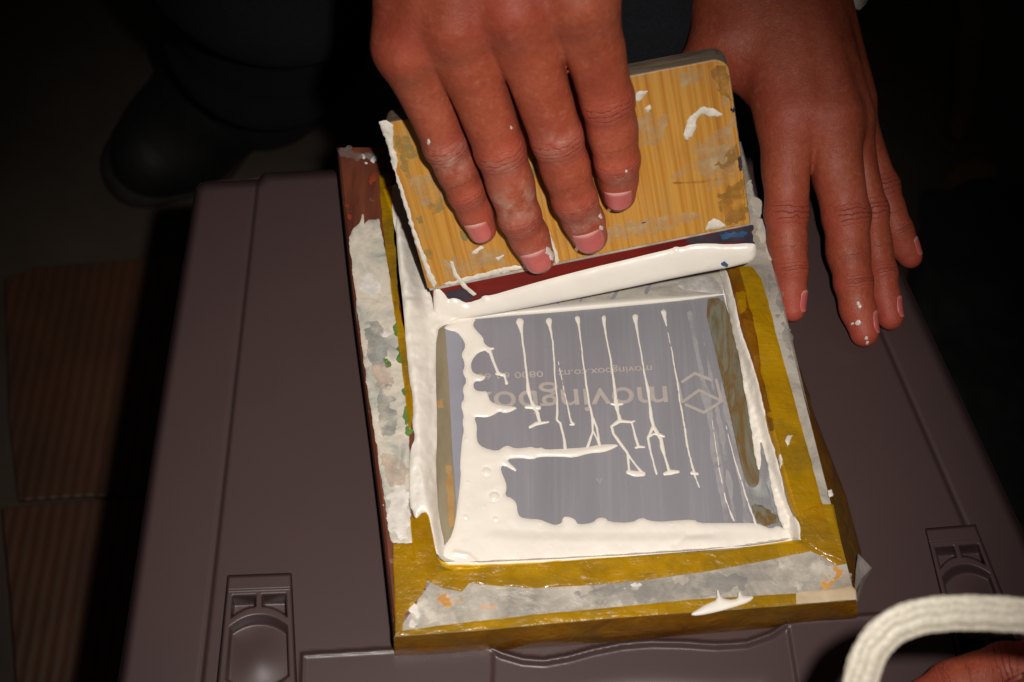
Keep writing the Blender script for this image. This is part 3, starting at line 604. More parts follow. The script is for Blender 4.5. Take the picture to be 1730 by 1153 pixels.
TH = [
 [(528, 232, 15), (531, 250, 9), (536, 275, 4), (542, 330, 3.5), (550, 400, 4), (556, 450, 4), (561, 490, 8), (570, 525, 4.5), (580, 548, 9), (592, 565, 6), (600, 605, 3.5)],
 [(552, 550, 6), (582, 550, 8), (600, 553, 8)], [(566, 625, 5), (590, 612, 7), (636, 606, 3)], [(597, 570, 3), (607, 606, 2.5)],
 [(637, 228, 12), (641, 250, 5), (650, 300, 2.6), (655, 350, 3), (660, 430, 2.8), (666, 500, 3), (668, 560, 4), (668, 598, 4), (680, 610, 4), (690, 650, 4), (699, 712, 6)],
 [(672, 380, 1.2), (688, 460, 1.6), (705, 540, 2.8), (720, 605, 4), (728, 614, 5), (716, 616, 3)],
 [(744, 218, 9), (749, 245, 4), (758, 310, 2.6), (768, 400, 2.6), (778, 470, 4), (788, 540, 4), (800, 590, 5), (802, 640, 3.5), (782, 700, 5)],
 [(803, 592, 4), (818, 630, 4), (828, 692, 4)], [(803, 640, 3), (815, 668, 2.6), (826, 694, 3)],
 [(842, 215, 8), (846, 250, 4), (856, 310, 2.6), (868, 370, 3.2), (880, 450, 4), (887, 510, 6), (890, 540, 9), (896, 570, 5), (903, 600, 8), (872, 622, 5), (880, 650, 4.5), (908, 690, 6), (930, 720, 4.5), (938, 785, 4.5)],
 [(870, 538, 4), (890, 540, 7), (912, 538, 4)], [(903, 602, 6), (945, 606, 4), (958, 602, 3)], [(948, 608, 4), (958, 650, 4), (972, 696, 5)], [(962, 702, 4), (976, 698, 5), (995, 700, 3)],
 [(930, 722, 4), (960, 765, 3.5), (985, 792, 5)], [(934, 793, 8), (960, 800, 11), (990, 800, 9)],
 [(960, 212, 10), (964, 240, 5), (974, 300, 2.6), (988, 380, 2.8), (1000, 450, 4), (1008, 485, 6), (1014, 530, 4), (1020, 588, 7), (1028, 620, 6), (1008, 665, 5), (1018, 720, 3.5), (1040, 800, 4)],
 [(1028, 622, 6), (1045, 652, 7), (1068, 660, 4)], [(1045, 652, 6), (1058, 670, 6), (1062, 700, 8), (1072, 735, 4), (1086, 785, 5)], [(1012, 660, 4), (1030, 650, 4), (1046, 652, 5)], [(1070, 800, 6), (1092, 794, 10), (1122, 792, 5)],
 [(1067, 195, 10), (1071, 215, 6), (1078, 245, 2)], [(1082, 270, 1), (1095, 330, 1.8), (1108, 400, 2.4), (1118, 460, 3.2), (1128, 530, 3.2), (1143, 610, 3.4), (1155, 690, 4), (1168, 750, 3.4), (1180, 795, 5), (1184, 812, 4), (1200, 850, 2)], [(1172, 797, 6), (1194, 800, 5)],
 [(1248, 600, .8), (1262, 700, 1.2), (1278, 800, 1.8), (1300, 900, 2.4), (1330, 975, 3.5)], [(1300, 620, 1), (1330, 740, 1.6), (1365, 850, 2.6), (1390, 930, 3), (1410, 985, 4)],
 [(410, 335, 10), (418, 345, 6), (430, 380, 5), (446, 420, 5.5), (455, 428, 6), (470, 430, 6), (474, 445, 3.5), (478, 460, 6)],
 [(470, 765, 6), (490, 770, 5), (510, 785, 5)], [(440, 425, 5), (452, 428, 5)],
]
def thin(q): return 1.0 if np.median([r for _, _, r in q]) < 1.75 else .35
for i, pl in enumerate(TH):
    q = Z4(pl)
    def sd(X, Y, q=q, i=i):
        xx = X+1.1*fnoise(X, Y, 16, 90+i)
        return sd_line(xx, Y, q)-.15+2.2*np.maximum(0, vnoise(X, Y, 6, 120+i)-.02)*thin(q)
    ink_sheet('ink_thread', None, zoff=.0006, thick=.0005, edge=1.6, step=.9, wave=0, sdf=sd, bbox=bb(q, 8))
ink_sheet('ink_dab', [(1164, 1039), (1185, 1026), (1198, 1019), (1212, 1014), (1211, 997), (1213, 996), (1218, 1010), (1232, 1014), (1247, 1012), (1247, 1001), (1251, 999), (1254, 1008), (1276, 1007), (1266, 1018), (1240, 1026), (1213, 1034), (1179, 1041)], zoff=.0028, thick=.0011, edge=3, step=1.2, wave=.0003, sm=1)

# ------------------------------------------------------------------ squeegee (pose solved from its four visible corners)
SQ_PX = np.array([(737, 541), (1278, 441), (1229, 100), (643, 206)], float)
def proj(p):
    d = np.asarray(p)-CAM; c = np.array([d@CR, d@CU, d@CB]); return np.array([W0/2+F0*c[0]/-c[2], H0/2-F0*c[1]/-c[2]])
def rot(rv):
    a = np.linalg.norm(rv)
    if a < 1e-9: return np.eye(3)
    return np.array(Matrix.Rotation(a, 3, Vector(rv/a)))
Z_BL = 0.0125
def corners(p):
    o = P(p[0], p[1], Z_BL); Rr = rot(p[2:5]); u, v = Rr[:, 0], Rr[:, 1]
    return np.array([o, o+u*p[5], o+u*p[5]+v*p[6], o+v*p[6]])
def resid(p): return np.array([proj(c) for c in corners(p)]).ravel()-SQ_PX.ravel()
prm = np.array([737, 541, .75, .0, .2, .14, .09])
for it in range(40):
    r = resid(prm); J = np.zeros((8, 7))
    for k in range(7):
        dp = prm.copy(); h = 1e-4 if k > 1 else .01; dp[k] += h; J[:, k] = (resid(dp)-r)/h
    prm = prm-np.linalg.solve(J.T@J+1e-6*np.diag(np.diag(J.T@J)), J.T@r)*.7
SR = rot(prm[2:5]); SO = corners(prm)[0]; SU, SV, SN = SR[:, 0], SR[:, 1], SR[:, 2]; SW, SH = prm[5], prm[6]
print('SQUEEGEE', prm, 'res', np.abs(resid(prm)).max(), 'corner z', corners(prm)[:, 2])
sm = Matrix.Identity(4)
for i in range(3): sm[i][0], sm[i][1], sm[i][2], sm[i][3] = SU[i], SV[i], SN[i], SO[i]
sq = empty('squeegee', SO, 'bamboo handled squeegee with an ink loaded red blade held in one hand', 'squeegee', mat=sm)
def SP(px, py, h=0.0):
    """line of sight -> plane parallel to the squeegee face at height h over it (world)"""
    r = ray(px, py); t = ((SO+SN*h-CAM)@SN)/(r@SN); return CAM+r*np.asarray(t)[..., None]
def SL(px, py, h=0.0):
    w_ = SP(np.asarray(px, float), np.asarray(py, float), h)-SO; return np.stack([w_@SU, w_@SV, w_@SN], -1)
VB = SL(737, 486)[1]; VB2 = SL(1268, 379)[1]; TH_B = .013
def rrect(x0, y0, x1, y1, r, n_=6):
    out = []
    for cx, cy, a0, rr in ((x1-r[1], y0+r[1], -90, r[1]), (x1-r[2], y1-r[2], 0, r[2]), (x0+r[3], y1-r[3], 90, r[3]), (x0+r[0], y0+r[0], 180, r[0])):
        for k in range(n_+1):
            a = math.radians(a0+90*k/n_); out.append((cx+rr*math.cos(a), cy+rr*math.sin(a)))
    return out
def slab(name, outline, z0, z1, mat, parent, bev=.001, side=None):
    k = len(outline); V = [(x, y, z1) for x, y in outline]+[(x, y, z0) for x, y in outline]
    Fc = [tuple(range(k)), tuple(range(2*k-1, k-1, -1))]+[(i, k+i, k+(i+1) % k, (i+1) % k) for i in range(k)]
    o = mesh(name, V, Fc, mat, parent, False, local=True)
    if side:
        o.data.materials.append(MT[side])
        for p in o.data.polygons[2:]: p.material_index = 1
    b = o.modifiers.new('bevel', 'BEVEL'); b.width = bev; b.segments = 3; b.limit_method = 'ANGLE'; b.angle_limit = math.radians(40)
    if side: b.material = -1
    return o
vb = (VB+VB2)/2
print('VB', VB, VB2)
block = slab('handle_block', [(x, y+((VB+(VB2-VB)*x/SW)-vb if y < vb+.004 else 0)) for x, y in rrect(0, vb, SW, SH, (.0006, .0006, .006, .004))], -TH_B, 0, 'bamboo', sq, .0012, 'bamboo_edge')
slab('metal_lip', [(0.0005, VB-.0016), (SW-.0005, VB2-.0010), (SW-.0005, VB2-.0001), (.0005, VB-.0001)], -TH_B+.002, -.0006, 'grey_metal', sq, .0004)
blade = slab('blade', [(.001, .0005), (SW-.0005, .0005), (SW-.0005, VB2-.0011), (.001, VB-.0017)], -.0085, -.0016, 'rubber', sq, .0006)
def sq_sheet(name, poly, mat, parent, h=.0002, thick=.0002, edge=3, step=2, ragged=0, rcell=10, wave=0, wcell=20, seed=1, sm_=0, h0=0.0):
    p = chaikin(poly, sm_) if sm_ else poly
    vx, vy, vd, Fc = clip_grid(lambda X, Y: sd_poly(X, Y, p)+(2*ragged*fnoise(X, Y, rcell, seed+7) if ragged else 0), bb(p, 4+2*ragged), step)
    k = 1-np.exp(vd/edge)
    L = SL(vx, vy, h0); L[:, 2] = h0+h+thick*k+(wave*fnoise(vx, vy, wcell, seed)*k if wave else 0)
    return mesh(name, L, Fc, mat, parent, True, local=True)
HB = -.0016
INKB = [(733, 484), (742, 487), (752, 497), (757, 506), (765, 503), (775, 505), (783, 510), (792, 512), (801, 508), (812, 505), (816, 499), (830, 499), (860, 490), (920, 473), (1000, 452), (1060, 438), (1100, 428), (1135, 420), (1141, 416), (1150, 418), (1170, 412), (1200, 411), (1230, 413), (1272, 410), (1278, 416), (1277, 437), (1262, 446), (1150, 467), (1000, 499), (850, 528), (748, 545), (736, 542), (732, 515)]
coat = sq_sheet('ink_coat', INKB, 'ink', blade, .0003, .0018, edge=5, step=1.6, wave=.0005, wcell=40, sm_=1, h0=HB)
# rounded ink bead wrapping the blade's lower edge
bead = []
mN = 60; kN = 10
for s in range(mN+1):
    t = s/mN; x = .0006+(SW-.001)*t
    for a in range(kN):
        an = 2*math.pi*a/kN; rr = .0022+.0004*math.sin(9*t)+.0002*math.sin(31*t); e = min(1, min(t, 1-t)*30+.3)
        bead.append((x, .0026+math.cos(an)*rr*e*.95, -.0042+math.sin(an)*rr*1.45*e))
mesh('ink_bead', bead, [(s*kN+a, s*kN+(a+1) % kN, (s+1)*kN+(a+1) % kN, (s+1)*kN+a) for s in range(mN) for a in range(kN)]+[tuple(range(kN))[::-1], tuple(mN*kN+a for a in range(kN))], 'ink', blade, True, local=True)
sq_sheet('dark_stain', [(752, 494), (790, 484), (800, 505), (785, 511), (768, 503), (757, 506)], 'rubber_dark', blade, .0001, .0001, step=1.5, h0=HB, ragged=2)
sq_sheet('dark_stain', [(1150, 412), (1165, 403), (1220, 394), (1271, 382), (1272, 410), (1200, 411)], 'rubber_dark', blade, .0001, .0001, step=1.5, h0=HB, ragged=3)
sq_sheet('blue_stain', [(1218, 397), (1240, 392), (1262, 393), (1258, 400), (1235, 402), (1222, 404)], 'blue_ink', blade, .00025, .0001, step=1.2, h0=HB, ragged=3, rcell=6)
sq_sheet('blue_stain', [(1217, 440), (1222, 437), (1230, 442), (1228, 447), (1218, 444)], 'blue_ink', blade, .0024, .0002, step=1, h0=HB, ragged=1, rcell=4)
# pale ink and stains on the wooden face
PAINT = [('ink_dry', [(641, 206), (652, 203), (664, 212), (664, 245), (672, 270), (668, 285), (682, 320), (690, 350), (703, 392), (716, 425), (726, 455), (738, 478), (734, 490), (724, 470), (712, 440), (698, 400), (680, 340), (662, 275), (650, 235)], 1.4),
 ('ink_dry', [(745, 480), (800, 465), (845, 453), (890, 446), (930, 436), (932, 442), (890, 452), (830, 466), (760, 482)], 1.5),
 ('ink_dry', [(917, 378), (928, 392), (938, 418), (946, 440), (940, 447), (930, 425), (918, 410)], 1.2),
 ('ink_dry', [(1155, 236), (1158, 212), (1170, 192), (1188, 181), (1205, 184), (1222, 194), (1206, 196), (1186, 194), (1176, 206), (1172, 228), (1162, 238)], 2.0),
 ('ink_dry', [(1064, 170), (1072, 160), (1082, 153), (1094, 154), (1088, 162), (1080, 170), (1070, 172)], 1.5), ('ink_dry', [(1089, 183), (1098, 177), (1101, 184), (1094, 190)], 1),
 ('ink_dry', [(1192, 388), (1196, 374), (1206, 369), (1216, 372), (1226, 382), (1214, 386)], 1), ('stain_pale', [(1200, 262), (1215, 248), (1228, 238), (1231, 246), (1216, 262), (1204, 274)], 2), ('stain_pale', [(1216, 170), (1228, 160), (1232, 178), (1222, 182)], 2),
 ('stain_pale', [(1130, 298), (1160, 278), (1200, 264), (1205, 270), (1170, 288), (1135, 303)], 2), ('stain_dark', [(1210, 270), (1244, 244), (1250, 262), (1236, 290), (1205, 280)], 3), ('stain_teal', [(666, 228), (690, 232), (705, 262), (690, 270), (672, 262)], 5), ('stain_teal', [(676, 268), (690, 272), (692, 300), (680, 290)], 4), ('stain_teal', [(722, 345), (746, 335), (752, 352), (732, 362)], 5), ('stain_teal', [(704, 368), (714, 364), (716, 376), (708, 378)], 3), ('stain_teal', [(775, 388), (795, 384), (800, 400), (782, 408)], 4), ('stain_teal', [(715, 420), (735, 425), (730, 440), (712, 436)], 4),
 ('stain_teal', [(896, 268), (905, 270), (910, 300), (900, 296)], 3), ('ink_dry', [(760, 440), (766, 442), (772, 462), (790, 484), (806, 497), (800, 500), (782, 486), (766, 464)], .3), ('ink_dry', [(795, 424), (812, 416), (817, 418), (806, 428), (796, 430)], 1.5), ('ink_dry', [(838, 436), (850, 430), (853, 432), (842, 440)], 1)]
PAINT += [('stain_pale', [(1090, 190), (1130, 200), (1120, 240), (1085, 245), (1070, 215)], 6), ('stain_pale', [(1150, 120), (1185, 115), (1190, 140), (1150, 145)], 6), ('stain_pale', [(1170, 250), (1240, 200), (1244, 300), (1200, 320)], 7), ('stain_pale', [(745, 440), (850, 415), (860, 445), (760, 470)], 7), ('stain_pale', [(1020, 385), (1150, 360), (1190, 365), (1100, 395), (1010, 410)], 6), ('stain_dark', [(1215, 330), (1258, 300), (1264, 372), (1225, 378)], 6), ('stain_dark', [(1195, 115), (1228, 110), (1234, 170), (1215, 150)], 5), ('stain_pale', [(690, 300), (740, 290), (760, 330), (715, 350)], 7),
 ('stain_dark', [(1135, 308), (1180, 306), (1222, 300), (1222, 303), (1180, 310), (1137, 311)], .8), ('rubber_dark', [(1084, 376), (1092, 374), (1092, 376), (1085, 378)], .3), ('rubber_dark', [(1236, 180), (1244, 182), (1240, 190), (1232, 186)], 1), ('rubber_dark', [(1246, 268), (1252, 262), (1254, 288), (1249, 290)], 1)]
for i, (m, pl, rg) in enumerate(PAINT):
    sq_sheet('paint_smear', pl, m, block, .0001 if m.startswith('stain') else .0002, .00005 if m.startswith('stain') else .0005, edge=2, step=1.4, ragged=rg, rcell=8, wave=.0001 if m.startswith('stain') else .0005, wcell=9, seed=200+i)

# ------------------------------------------------------------------ bodies: implicit surfaces
def smin(a, b, k):
    h = np.clip(.5+.5*(b-a)/k, 0, 1); return b+(a-b)*h-k*h*(1-h)
def cone(p, a, b, ra, rb):
    ab = b-a; L2 = ab@ab; pa = p-a; dt_ = pa@ab; t = np.clip(dt_/L2, 0, 1)
    d2 = np.einsum('ij,ij->i', pa, pa)-2*t*dt_+t*t*L2
    return np.sqrt(np.maximum(d2, 1e-14))-(ra+(rb-ra)*t)
def surfnets(f, lo, hi, h):
    lo = np.asarray(lo, float); nn = np.ceil((np.asarray(hi)-lo)/h).astype(int)+1
    ax = [lo[k]+h*np.arange(nn[k]) for k in range(3)]
    # coarse pass decides which blocks are near the surface
    G = np.empty(nn, np.float32)
    st = 4
    cx = [np.arange(0, nn[k]+st, st) for k in range(3)]
    C = np.stack(np.meshgrid(*[lo[k]+h*cx[k] for k in range(3)], indexing='ij'), -1)
    cv = f(C.reshape(-1, 3)).reshape(C.shape[:3])
    near = np.abs(cv) < h*st*2.2
    idx = [np.minimum(np.round(np.arange(nn[k])/st).astype(int), len(cx[k])-1) for k in range(3)]
    mask = near[np.ix_(*idx)]; G[:] = cv[np.ix_(*idx)]
    q = np.argwhere(mask); pts = lo+h*q; out = np.empty(len(q), np.float32)
    for s in range(0, len(q), 400000): out[s:s+400000] = f(pts[s:s+400000])
    G[mask] = out
    G = np.where(G == 0, 1e-7, G); I = G < 0
    cs = np.zeros(np.array(nn)-1, np.int8)
    for a in (0, 1):
        for b in (0, 1):
            for c in (0, 1): cs += I[a:nn[0]-1+a, b:nn[1]-1+b, c:nn[2]-1+c]
    cells = np.argwhere((cs > 0) & (cs < 8)); cid = np.full(cs.shape, -1, np.int32); cid[tuple(cells.T)] = np.arange(len(cells))
    acc = np.zeros((len(cells), 3)); cnt = np.zeros(len(cells))
    for axis in range(3):
        o1, o2 = [k for k in range(3) if k != axis]
        for a in (0, 1):
            for b in (0, 1):
                p = cells.copy(); p[:, o1] += a; p[:, o2] += b; q = p.copy(); q[:, axis] += 1
                gp, gq = G[tuple(p.T)], G[tuple(q.T)]; m = (gp < 0) != (gq < 0)
                t = np.where(m, gp/(gp-gq+1e-20), 0); x = p.astype(float); x[:, axis] += t
                acc[m] += x[m]; cnt[m] += 1
    V = lo+h*(acc/cnt[:, None])
    F = []
    for axis in range(3):
        o1, o2 = (axis+1) % 3, (axis+2) % 3
        s0 = [slice(None)]*3; s1 = [slice(None)]*3; s0[axis] = slice(0, -1); s1[axis] = slice(1, None)
        m = I[tuple(s0)] != I[tuple(s1)]; e = np.argwhere(m)
        e = e[(e[:, o1] > 0) & (e[:, o2] > 0) & (e[:, o1] < nn[o1]-1) & (e[:, o2] < nn[o2]-1)]
        def cc(d1, d2): r = e.copy(); r[:, o1] += d1; r[:, o2] += d2; return cid[tuple(r.T)]
        q = np.stack([cc(-1, -1), cc(0, -1), cc(0, 0), cc(-1, 0)], 1)
        fl = ~I[tuple(e.T)]; q[fl] = q[fl][:, ::-1]; F.append(q)
    F = np.vstack(F)
    for _ in range(2):                        # settle the points on the true surface
        e = h*.3; d0 = f(V); gr = np.stack([f(V+np.eye(3)[k]*e)-f(V-np.eye(3)[k]*e) for k in range(3)], 1)/(2*e)
        gl = np.maximum(np.linalg.norm(gr, axis=1), .3)
        V = V-gr/gl[:, None]*np.clip(d0/gl, -h*.5, h*.5)[:, None]
    return V, F
A3 = lambda *a: np.array(a, float)
class Hand:
    """fingers: list of dicts {j: [(point, radius)...] from knuckle to tip, up: back-of-finger direction}; palm: list of cones"""
    def __init__(s, fingers, palm, kp=.010, kf=.0085, webs=()):
        s.f = fingers; s.palm = palm; s.kp = kp; s.kf = kf; s.webs = webs
        for fg in s.f:
            fg['dir'] = [(fg['j'][i+1][0]-fg['j'][i][0])/np.linalg.norm(fg['j'][i+1][0]-fg['j'][i][0]) for i in range(len(fg['j'])-1)]
    def finger(s, p, fg):
        d = None
        J = fg['j']
        for i in range(len(J)-1):
            c = cone(p, J[i][0], J[i+1][0], J[i][1], J[i+1][1]); d = c if d is None else smin(d, c, .0022)
        up = fg['up']
        for i in range(1, len(J)-1):          # knuckle swell, and soft pads between the joints
            q = J[i][0]+up*J[i][1]*.14
            d = smin(d, np.linalg.norm(p-q, axis=1)-J[i][1]*.90, .003)
        if not fg.get('thumb'):
            for i in range(0, len(J)-1):
                q = J[i][0]*.5+J[i+1][0]*.5-up*J[i][1]*.22
                d = smin(d, np.linalg.norm((p-q), axis=1)-J[i+1][1]*.90, .006)
        return d
    def __call__(s, p):
        out = []
        d = None
        for (a, b, ra, rb) in s.palm:
            c = cone(p, a, b, ra, rb); d = c if d is None else smin(d, c, s.kp)
        for (a, b, ra, rb) in s.webs:
            d = smin(d, cone(p, a, b, ra, rb), .006)
        r = None; f1 = f2 = np.full(len(p), 1.0)
        for fg in s.f:
            q = s.finger(p, fg); x = smin(d, q, s.kf); r = x if r is None else smin(r, x, .0008)
            f2 = np.minimum(f2, np.maximum(f1, q)); f1 = np.minimum(f1, q)
        w_ = sst(d, .0005, .006)               # touching fingers stay parted by a crease beyond the web
        return r+.0014*np.exp(-((f2-f1)/.0022)**2)*w_
    def build(s, name, parent, h=.00095, chalk=(), pad=.02, knobs=()):
        pts = np.array([j[0] for fg in s.f for j in fg['j']]+[q for a, b, _, _ in s.palm for q in (a, b)])
        V, F = surfnets(s, pts.min(0)-pad-.022, pts.max(0)+pad+.022, h)
        o = mesh(name, V, F, 'skin', parent)
        kn = np.full(len(V), 30.0); dors = np.zeros(len(V)); red = np.zeros(len(V)); best = np.full(len(V), 1e9)
        for fg in s.f:
            J = fg['j']; dd = s.finger(V, fg); me_ = dd < best; best = np.minimum(best, dd)
            k_ = np.full(len(V), 30.0); rd = np.zeros(len(V))
            ups = fg['up']
            for i in range(1, len(J)-1):
                ax = fg['dir'][i-1]+fg['dir'][i]; ax /= np.linalg.norm(ax)
                q = (V-J[i][0])@ax*1000*(1 if i == 1 else 1.4)+(0 if i == 1 else np.sign((V-J[i][0])@ax)*1.2); k_ = np.where(np.abs(q) < np.abs(k_), q, k_)
                rd = np.maximum(rd, .55*np.exp(-(q/9)**2))
            rad = V-J[1][0]
            ca = np.zeros(len(V))
            for i in range(len(J)-1):
                a, b = J[i][0], J[i+1][0]; ab = b-a; t = np.clip((V-a)@ab/(ab@ab), 0, 1); r0 = V-a-t[:, None]*ab; dn = np.linalg.norm(r0, axis=1)
                ca = np.where(np.abs(dn-J[i][1]) < .006, np.maximum(ca, (r0@ups)/np.maximum(dn, 1e-6)), ca)
            tip = np.linalg.norm(V-J[-1][0], axis=1); rd = np.maximum(rd, np.exp(-(tip/.014)**2))
            kn = np.where(me_, k_, kn); dors = np.where(me_, sst(ca, .05, .7)*(dd < .003), dors); red = np.where(me_, rd, red)
        for q, r in knobs: red = np.maximum(red, .4*np.exp(-(np.linalg.norm(V-q, axis=1)/r)**2))
        ck = np.zeros(len(V))
        for q, r in chalk: ck = np.maximum(ck, np.exp(-(np.linalg.norm(V-q, axis=1)/r)**2))
        for nm, arr in (('kn', kn), ('dors', dors), ('red', red), ('chalk', ck)):
            at = o.data.attributes.new(nm, 'FLOAT', 'POINT'); at.data.foreach_set('value', arr.astype(np.float32))
        return o
    def drop(s, pts, dirn):
        """march points onto the skin along dirn"""
        p = np.array(pts, float)
        for _ in range(40): p = p+dirn*np.clip(s(p), -.003, .01)[:, None]*.8
        return p
    def nail(s, fg, hand_o, length=.0105, width=.0052, back=.004, up=None, dirt=False):
        J = fg['j']; up = np.array(fg.get('nup', fg['up']) if up is None else up, float); d = fg['dir'][-1]; up = up-d*(up@d); up /= np.linalg.norm(up)
        sd_ = np.cross(d, up); tip = J[-1][0]; r = J[-1][1]
        nu, nv = 15, 17; u, v = np.meshgrid(np.linspace(-1, 1, nu), np.linspace(-1, 1, nv))
        # rounded outline
        lim = np.where(v < 0, (1-np.abs(np.clip(v, -1, 0))**5*.35), 1-np.abs(np.clip(v, 0, 1))**3.5*.42)
        ang = u*lim*1.02
        c0 = tip-d*.0036
        base = c0+v.ravel()[:, None]*d*length*.5*1.0+(np.sin(ang).ravel()*width)[:, None]*sd_*1.18+up*.02
        q = s.drop(base, -up)
        bulge = (.00042-.00045*np.abs(u*1.0)**3-.0006*np.clip(-v-.75, 0, 1)/.25*1.0-.0)
        q = q+up*(bulge.ravel())[:, None]
        Fc = [(j*nu+i, j*nu+i+1, (j+1)*nu+i+1, (j+1)*nu+i) for j in range(nv-1) for i in range(nu-1)]
        o = mesh('nail', q, Fc, 'nail', hand_o)
        lun = (np.exp(-((v+.95)/.22)**2)*.8+np.exp(-((v-1.0)/.10)**2)*.55).ravel()
        at = o.data.attributes.new('lun', 'FLOAT', 'POINT'); at.data.foreach_set('value', np.clip(lun, 0, 1).astype(np.float32))
        m = o.modifiers.new('thickness', 'SOLIDIFY'); m.thickness = .0004; m.offset = -1
        return o
U3 = lambda v: np.asarray(v, float)/np.linalg.norm(v)

pr = empty('person', P(900, -500, ZF), 'person leaning over the box, one hand gripping the squeegee, the other steadying the lid', 'person')
# --- hand on the squeegee
def J(px, py, h, r): return (SP(float(px), float(py), h), r)
fA = [
 dict(j=[J(690, 78, .026, .0112), J(752, 246, .0155, .0082), J(788, 326, .0105, .0071), J(814, 388, .0060, .0059)], up=U3(SN-SU*.12)),
 dict(j=[J(768, 32, .031, .0124), J(845, 252, .0190, .0099), J(878, 366, .0125, .0083), J(909, 435, .0068, .0069)], up=U3(SN)),
 dict(j=[J(868, 8, .033, .0128), J(941, 230, .0200, .0104), J(972, 335, .0135, .0091), J(996, 399, .0074, .0074)], up=U3(SN)),
 dict(j=[J(975, -8, .031, .0128), J(1024, 168, .0195, .0104), J(1040, 270, .0135, .0092), J(1044, 328, .0074, .0072)], up=U3(SN-SU*.03)),
 dict(j=[J(1010, -60, .010, .0120), J(990, 60, -.028, .0105), J(965, 150, -.026, .0092), J(950, 215, -.0225, .0078)], up=U3(-SN), thumb=True),
]
WR = SP(815., -330., .020); 
pA = [(J(700, -120, .020, 0)[0], fA[0]['j'][0][0], .0150, .0125), (J(775, -140, .026, 0)[0], fA[1]['j'][0][0], .0155, .0140), (J(850, -150, .028, 0)[0], fA[2]['j'][0][0], .0155, .0142), (J(930, -140, .022, 0)[0], fA[3]['j'][0][0], .0155, .0138),
      (J(960, -100, .008, 0)[0], fA[4]['j'][0][0], .018, .0135), (J(770, -140, .008, 0)[0], J(800, -20, .012, 0)[0], .016, .013), (J(880, -140, .008, 0)[0], J(900, -30, .012, 0)[0], .016, .012),
      (WR, J(770, -140, .018, 0)[0], .024, .020), (WR+SU*.012, J(890, -150, .018, 0)[0], .022, .019), (WR+U3([0.0, .75, .5])*.10, WR, .031, .025)]
for i, (wx, wy) in enumerate(((745, -150), (785, -160), (830, -165), (880, -160))): pA.append((J(wx, wy, .036, 0)[0], fA[i]['j'][0][0]+SN*.0095, .0042, .0040))
def mid(a, b, t): return a*(1-t)+b*t
wA = []
for i in range(3):
    a0, a1 = fA[i]['j'][0][0], fA[i]['j'][1][0]; b0, b1 = fA[i+1]['j'][0][0], fA[i+1]['j'][1][0]
    wA.append((mid(a0, a1, .30)-SN*.002, mid(b0, b1, .26)-SN*.002, .0072, .0072))
HA = Hand(fA, pA, webs=wA, kp=.008)
chA = [(SP(757., 275., .022), .008), (SP(868., 340., .020), .0105), (SP(905., 420., .012), .006), (SP(985., 385., .016), .010), (SP(940., 240., .028), .006), (SP(1045., 300., .02), .004), (SP(846., 280., .026), .005)]
hA = HA.build('hand', pr, chalk=chA, knobs=[(J(660, 70, .04, 0)[0], .014), (J(855, 10, .046, 0)[0], .016), (SP(800., 350., .016), .012)])
for i, (l, w_) in enumerate(((.0112, .0050), (.0128, .0058), (.0122, .0064), (.0112, .0058))): HA.nail(fA[i], hA, l, w_)
HA.nail(fA[4], hA, .013, .006)
# wet ink clinging to two nails
def blob(hand_, pts, r, parent, name='ink_smear', n_=9):
    for (q, rr) in pts:
        u, v = np.meshgrid(np.linspace(0, 2*math.pi, n_, endpoint=False), np.linspace(0, 1, 5)); 
        sgn = np.random.RandomState(int(abs(q[0])*1e5) % 999).rand(n_)*.7+.6
        rad = v*rr*sgn[None]; X = q+rad.ravel()[:, None]*(np.cos(u).ravel()[:, None]*CR+np.sin(u).ravel()[:, None]*CU)+CB*.02
        X = hand_.drop(X, -CB); X = X+CB*((.0004*np.sqrt(np.clip(1-v.ravel()**2, 0, 1))-.0001)[:, None])
        Fc = [(j*n_+i, j*n_+(i+1) % n_, (j+1)*n_+(i+1) % n_, (j+1)*n_+i) for j in range(4) for i in range(n_)]
        mesh(name, X, Fc, 'wet_ink', parent)
blob(HA, [(SP(927., 425., .012), .0020), (SP(934., 432., .010), .0024), (SP(922., 428., .013), .0012), (SP(1032., 349., .012), .0012), (SP(1015., 387., .012), .0011), (SP(1014., 366., .014), .001), (SP(975., 420., .010), .0009), (SP(726., 246., .018), .0010), (SP(864., 218., .026), .0006), (SP(1056., 293., .018), .0006)], 0, hA)

# --- hand resting on the lid
def K(px, py, z, r): return (P(float(px), float(py), z), r)
X1, Y1, Z1 = np.eye(3)
upB = U3(Z1*.80+X1*.42-Y1*.15)
fB = [
 dict(j=[K(1334, 195, .052, .0125), K(1328, 362, .0285, .0094), K(1335, 455, .0170, .0074), K(1339, 523, .0075, .0056)], up=U3(Z1*.8+X1*.25), nup=U3(Z1*.55+X1*.7)),
 dict(j=[K(1400, 200, .053, .0125), K(1429, 366, .0300, .0104), K(1441, 478, .0165, .0082), K(1460, 562, .0070, .0064)], up=U3(Z1*.7+X1*.4), nup=U3(Z1*.4+X1*.9)),
 dict(j=[K(1424, 205, .044, .0110), K(1466, 358, .0230, .0088), K(1486, 462, .0130, .0073), K(1504, 536, .0055, .0058)], up=U3(Z1*.7+X1*.6), nup=U3(Z1*.5+X1*.85)),
 dict(j=[K(1433, 180, .035, .0096), K(1489, 316, .0190, .0078), K(1516, 390, .0100, .0066), K(1538, 434, .0030, .0054)], up=U3(Z1*.7+X1*.6), nup=U3(Z1*.6+X1*.8)),
 dict(j=[K(1235, 70, .058, .0140), K(1180, 130, .040, .0120), K(1165, 200, .034, .0100), K(1180, 262, .030, .0080)], up=U3(Z1*.6-X1*.6), thumb=True),
]
WB = P(1312., -70., .075)
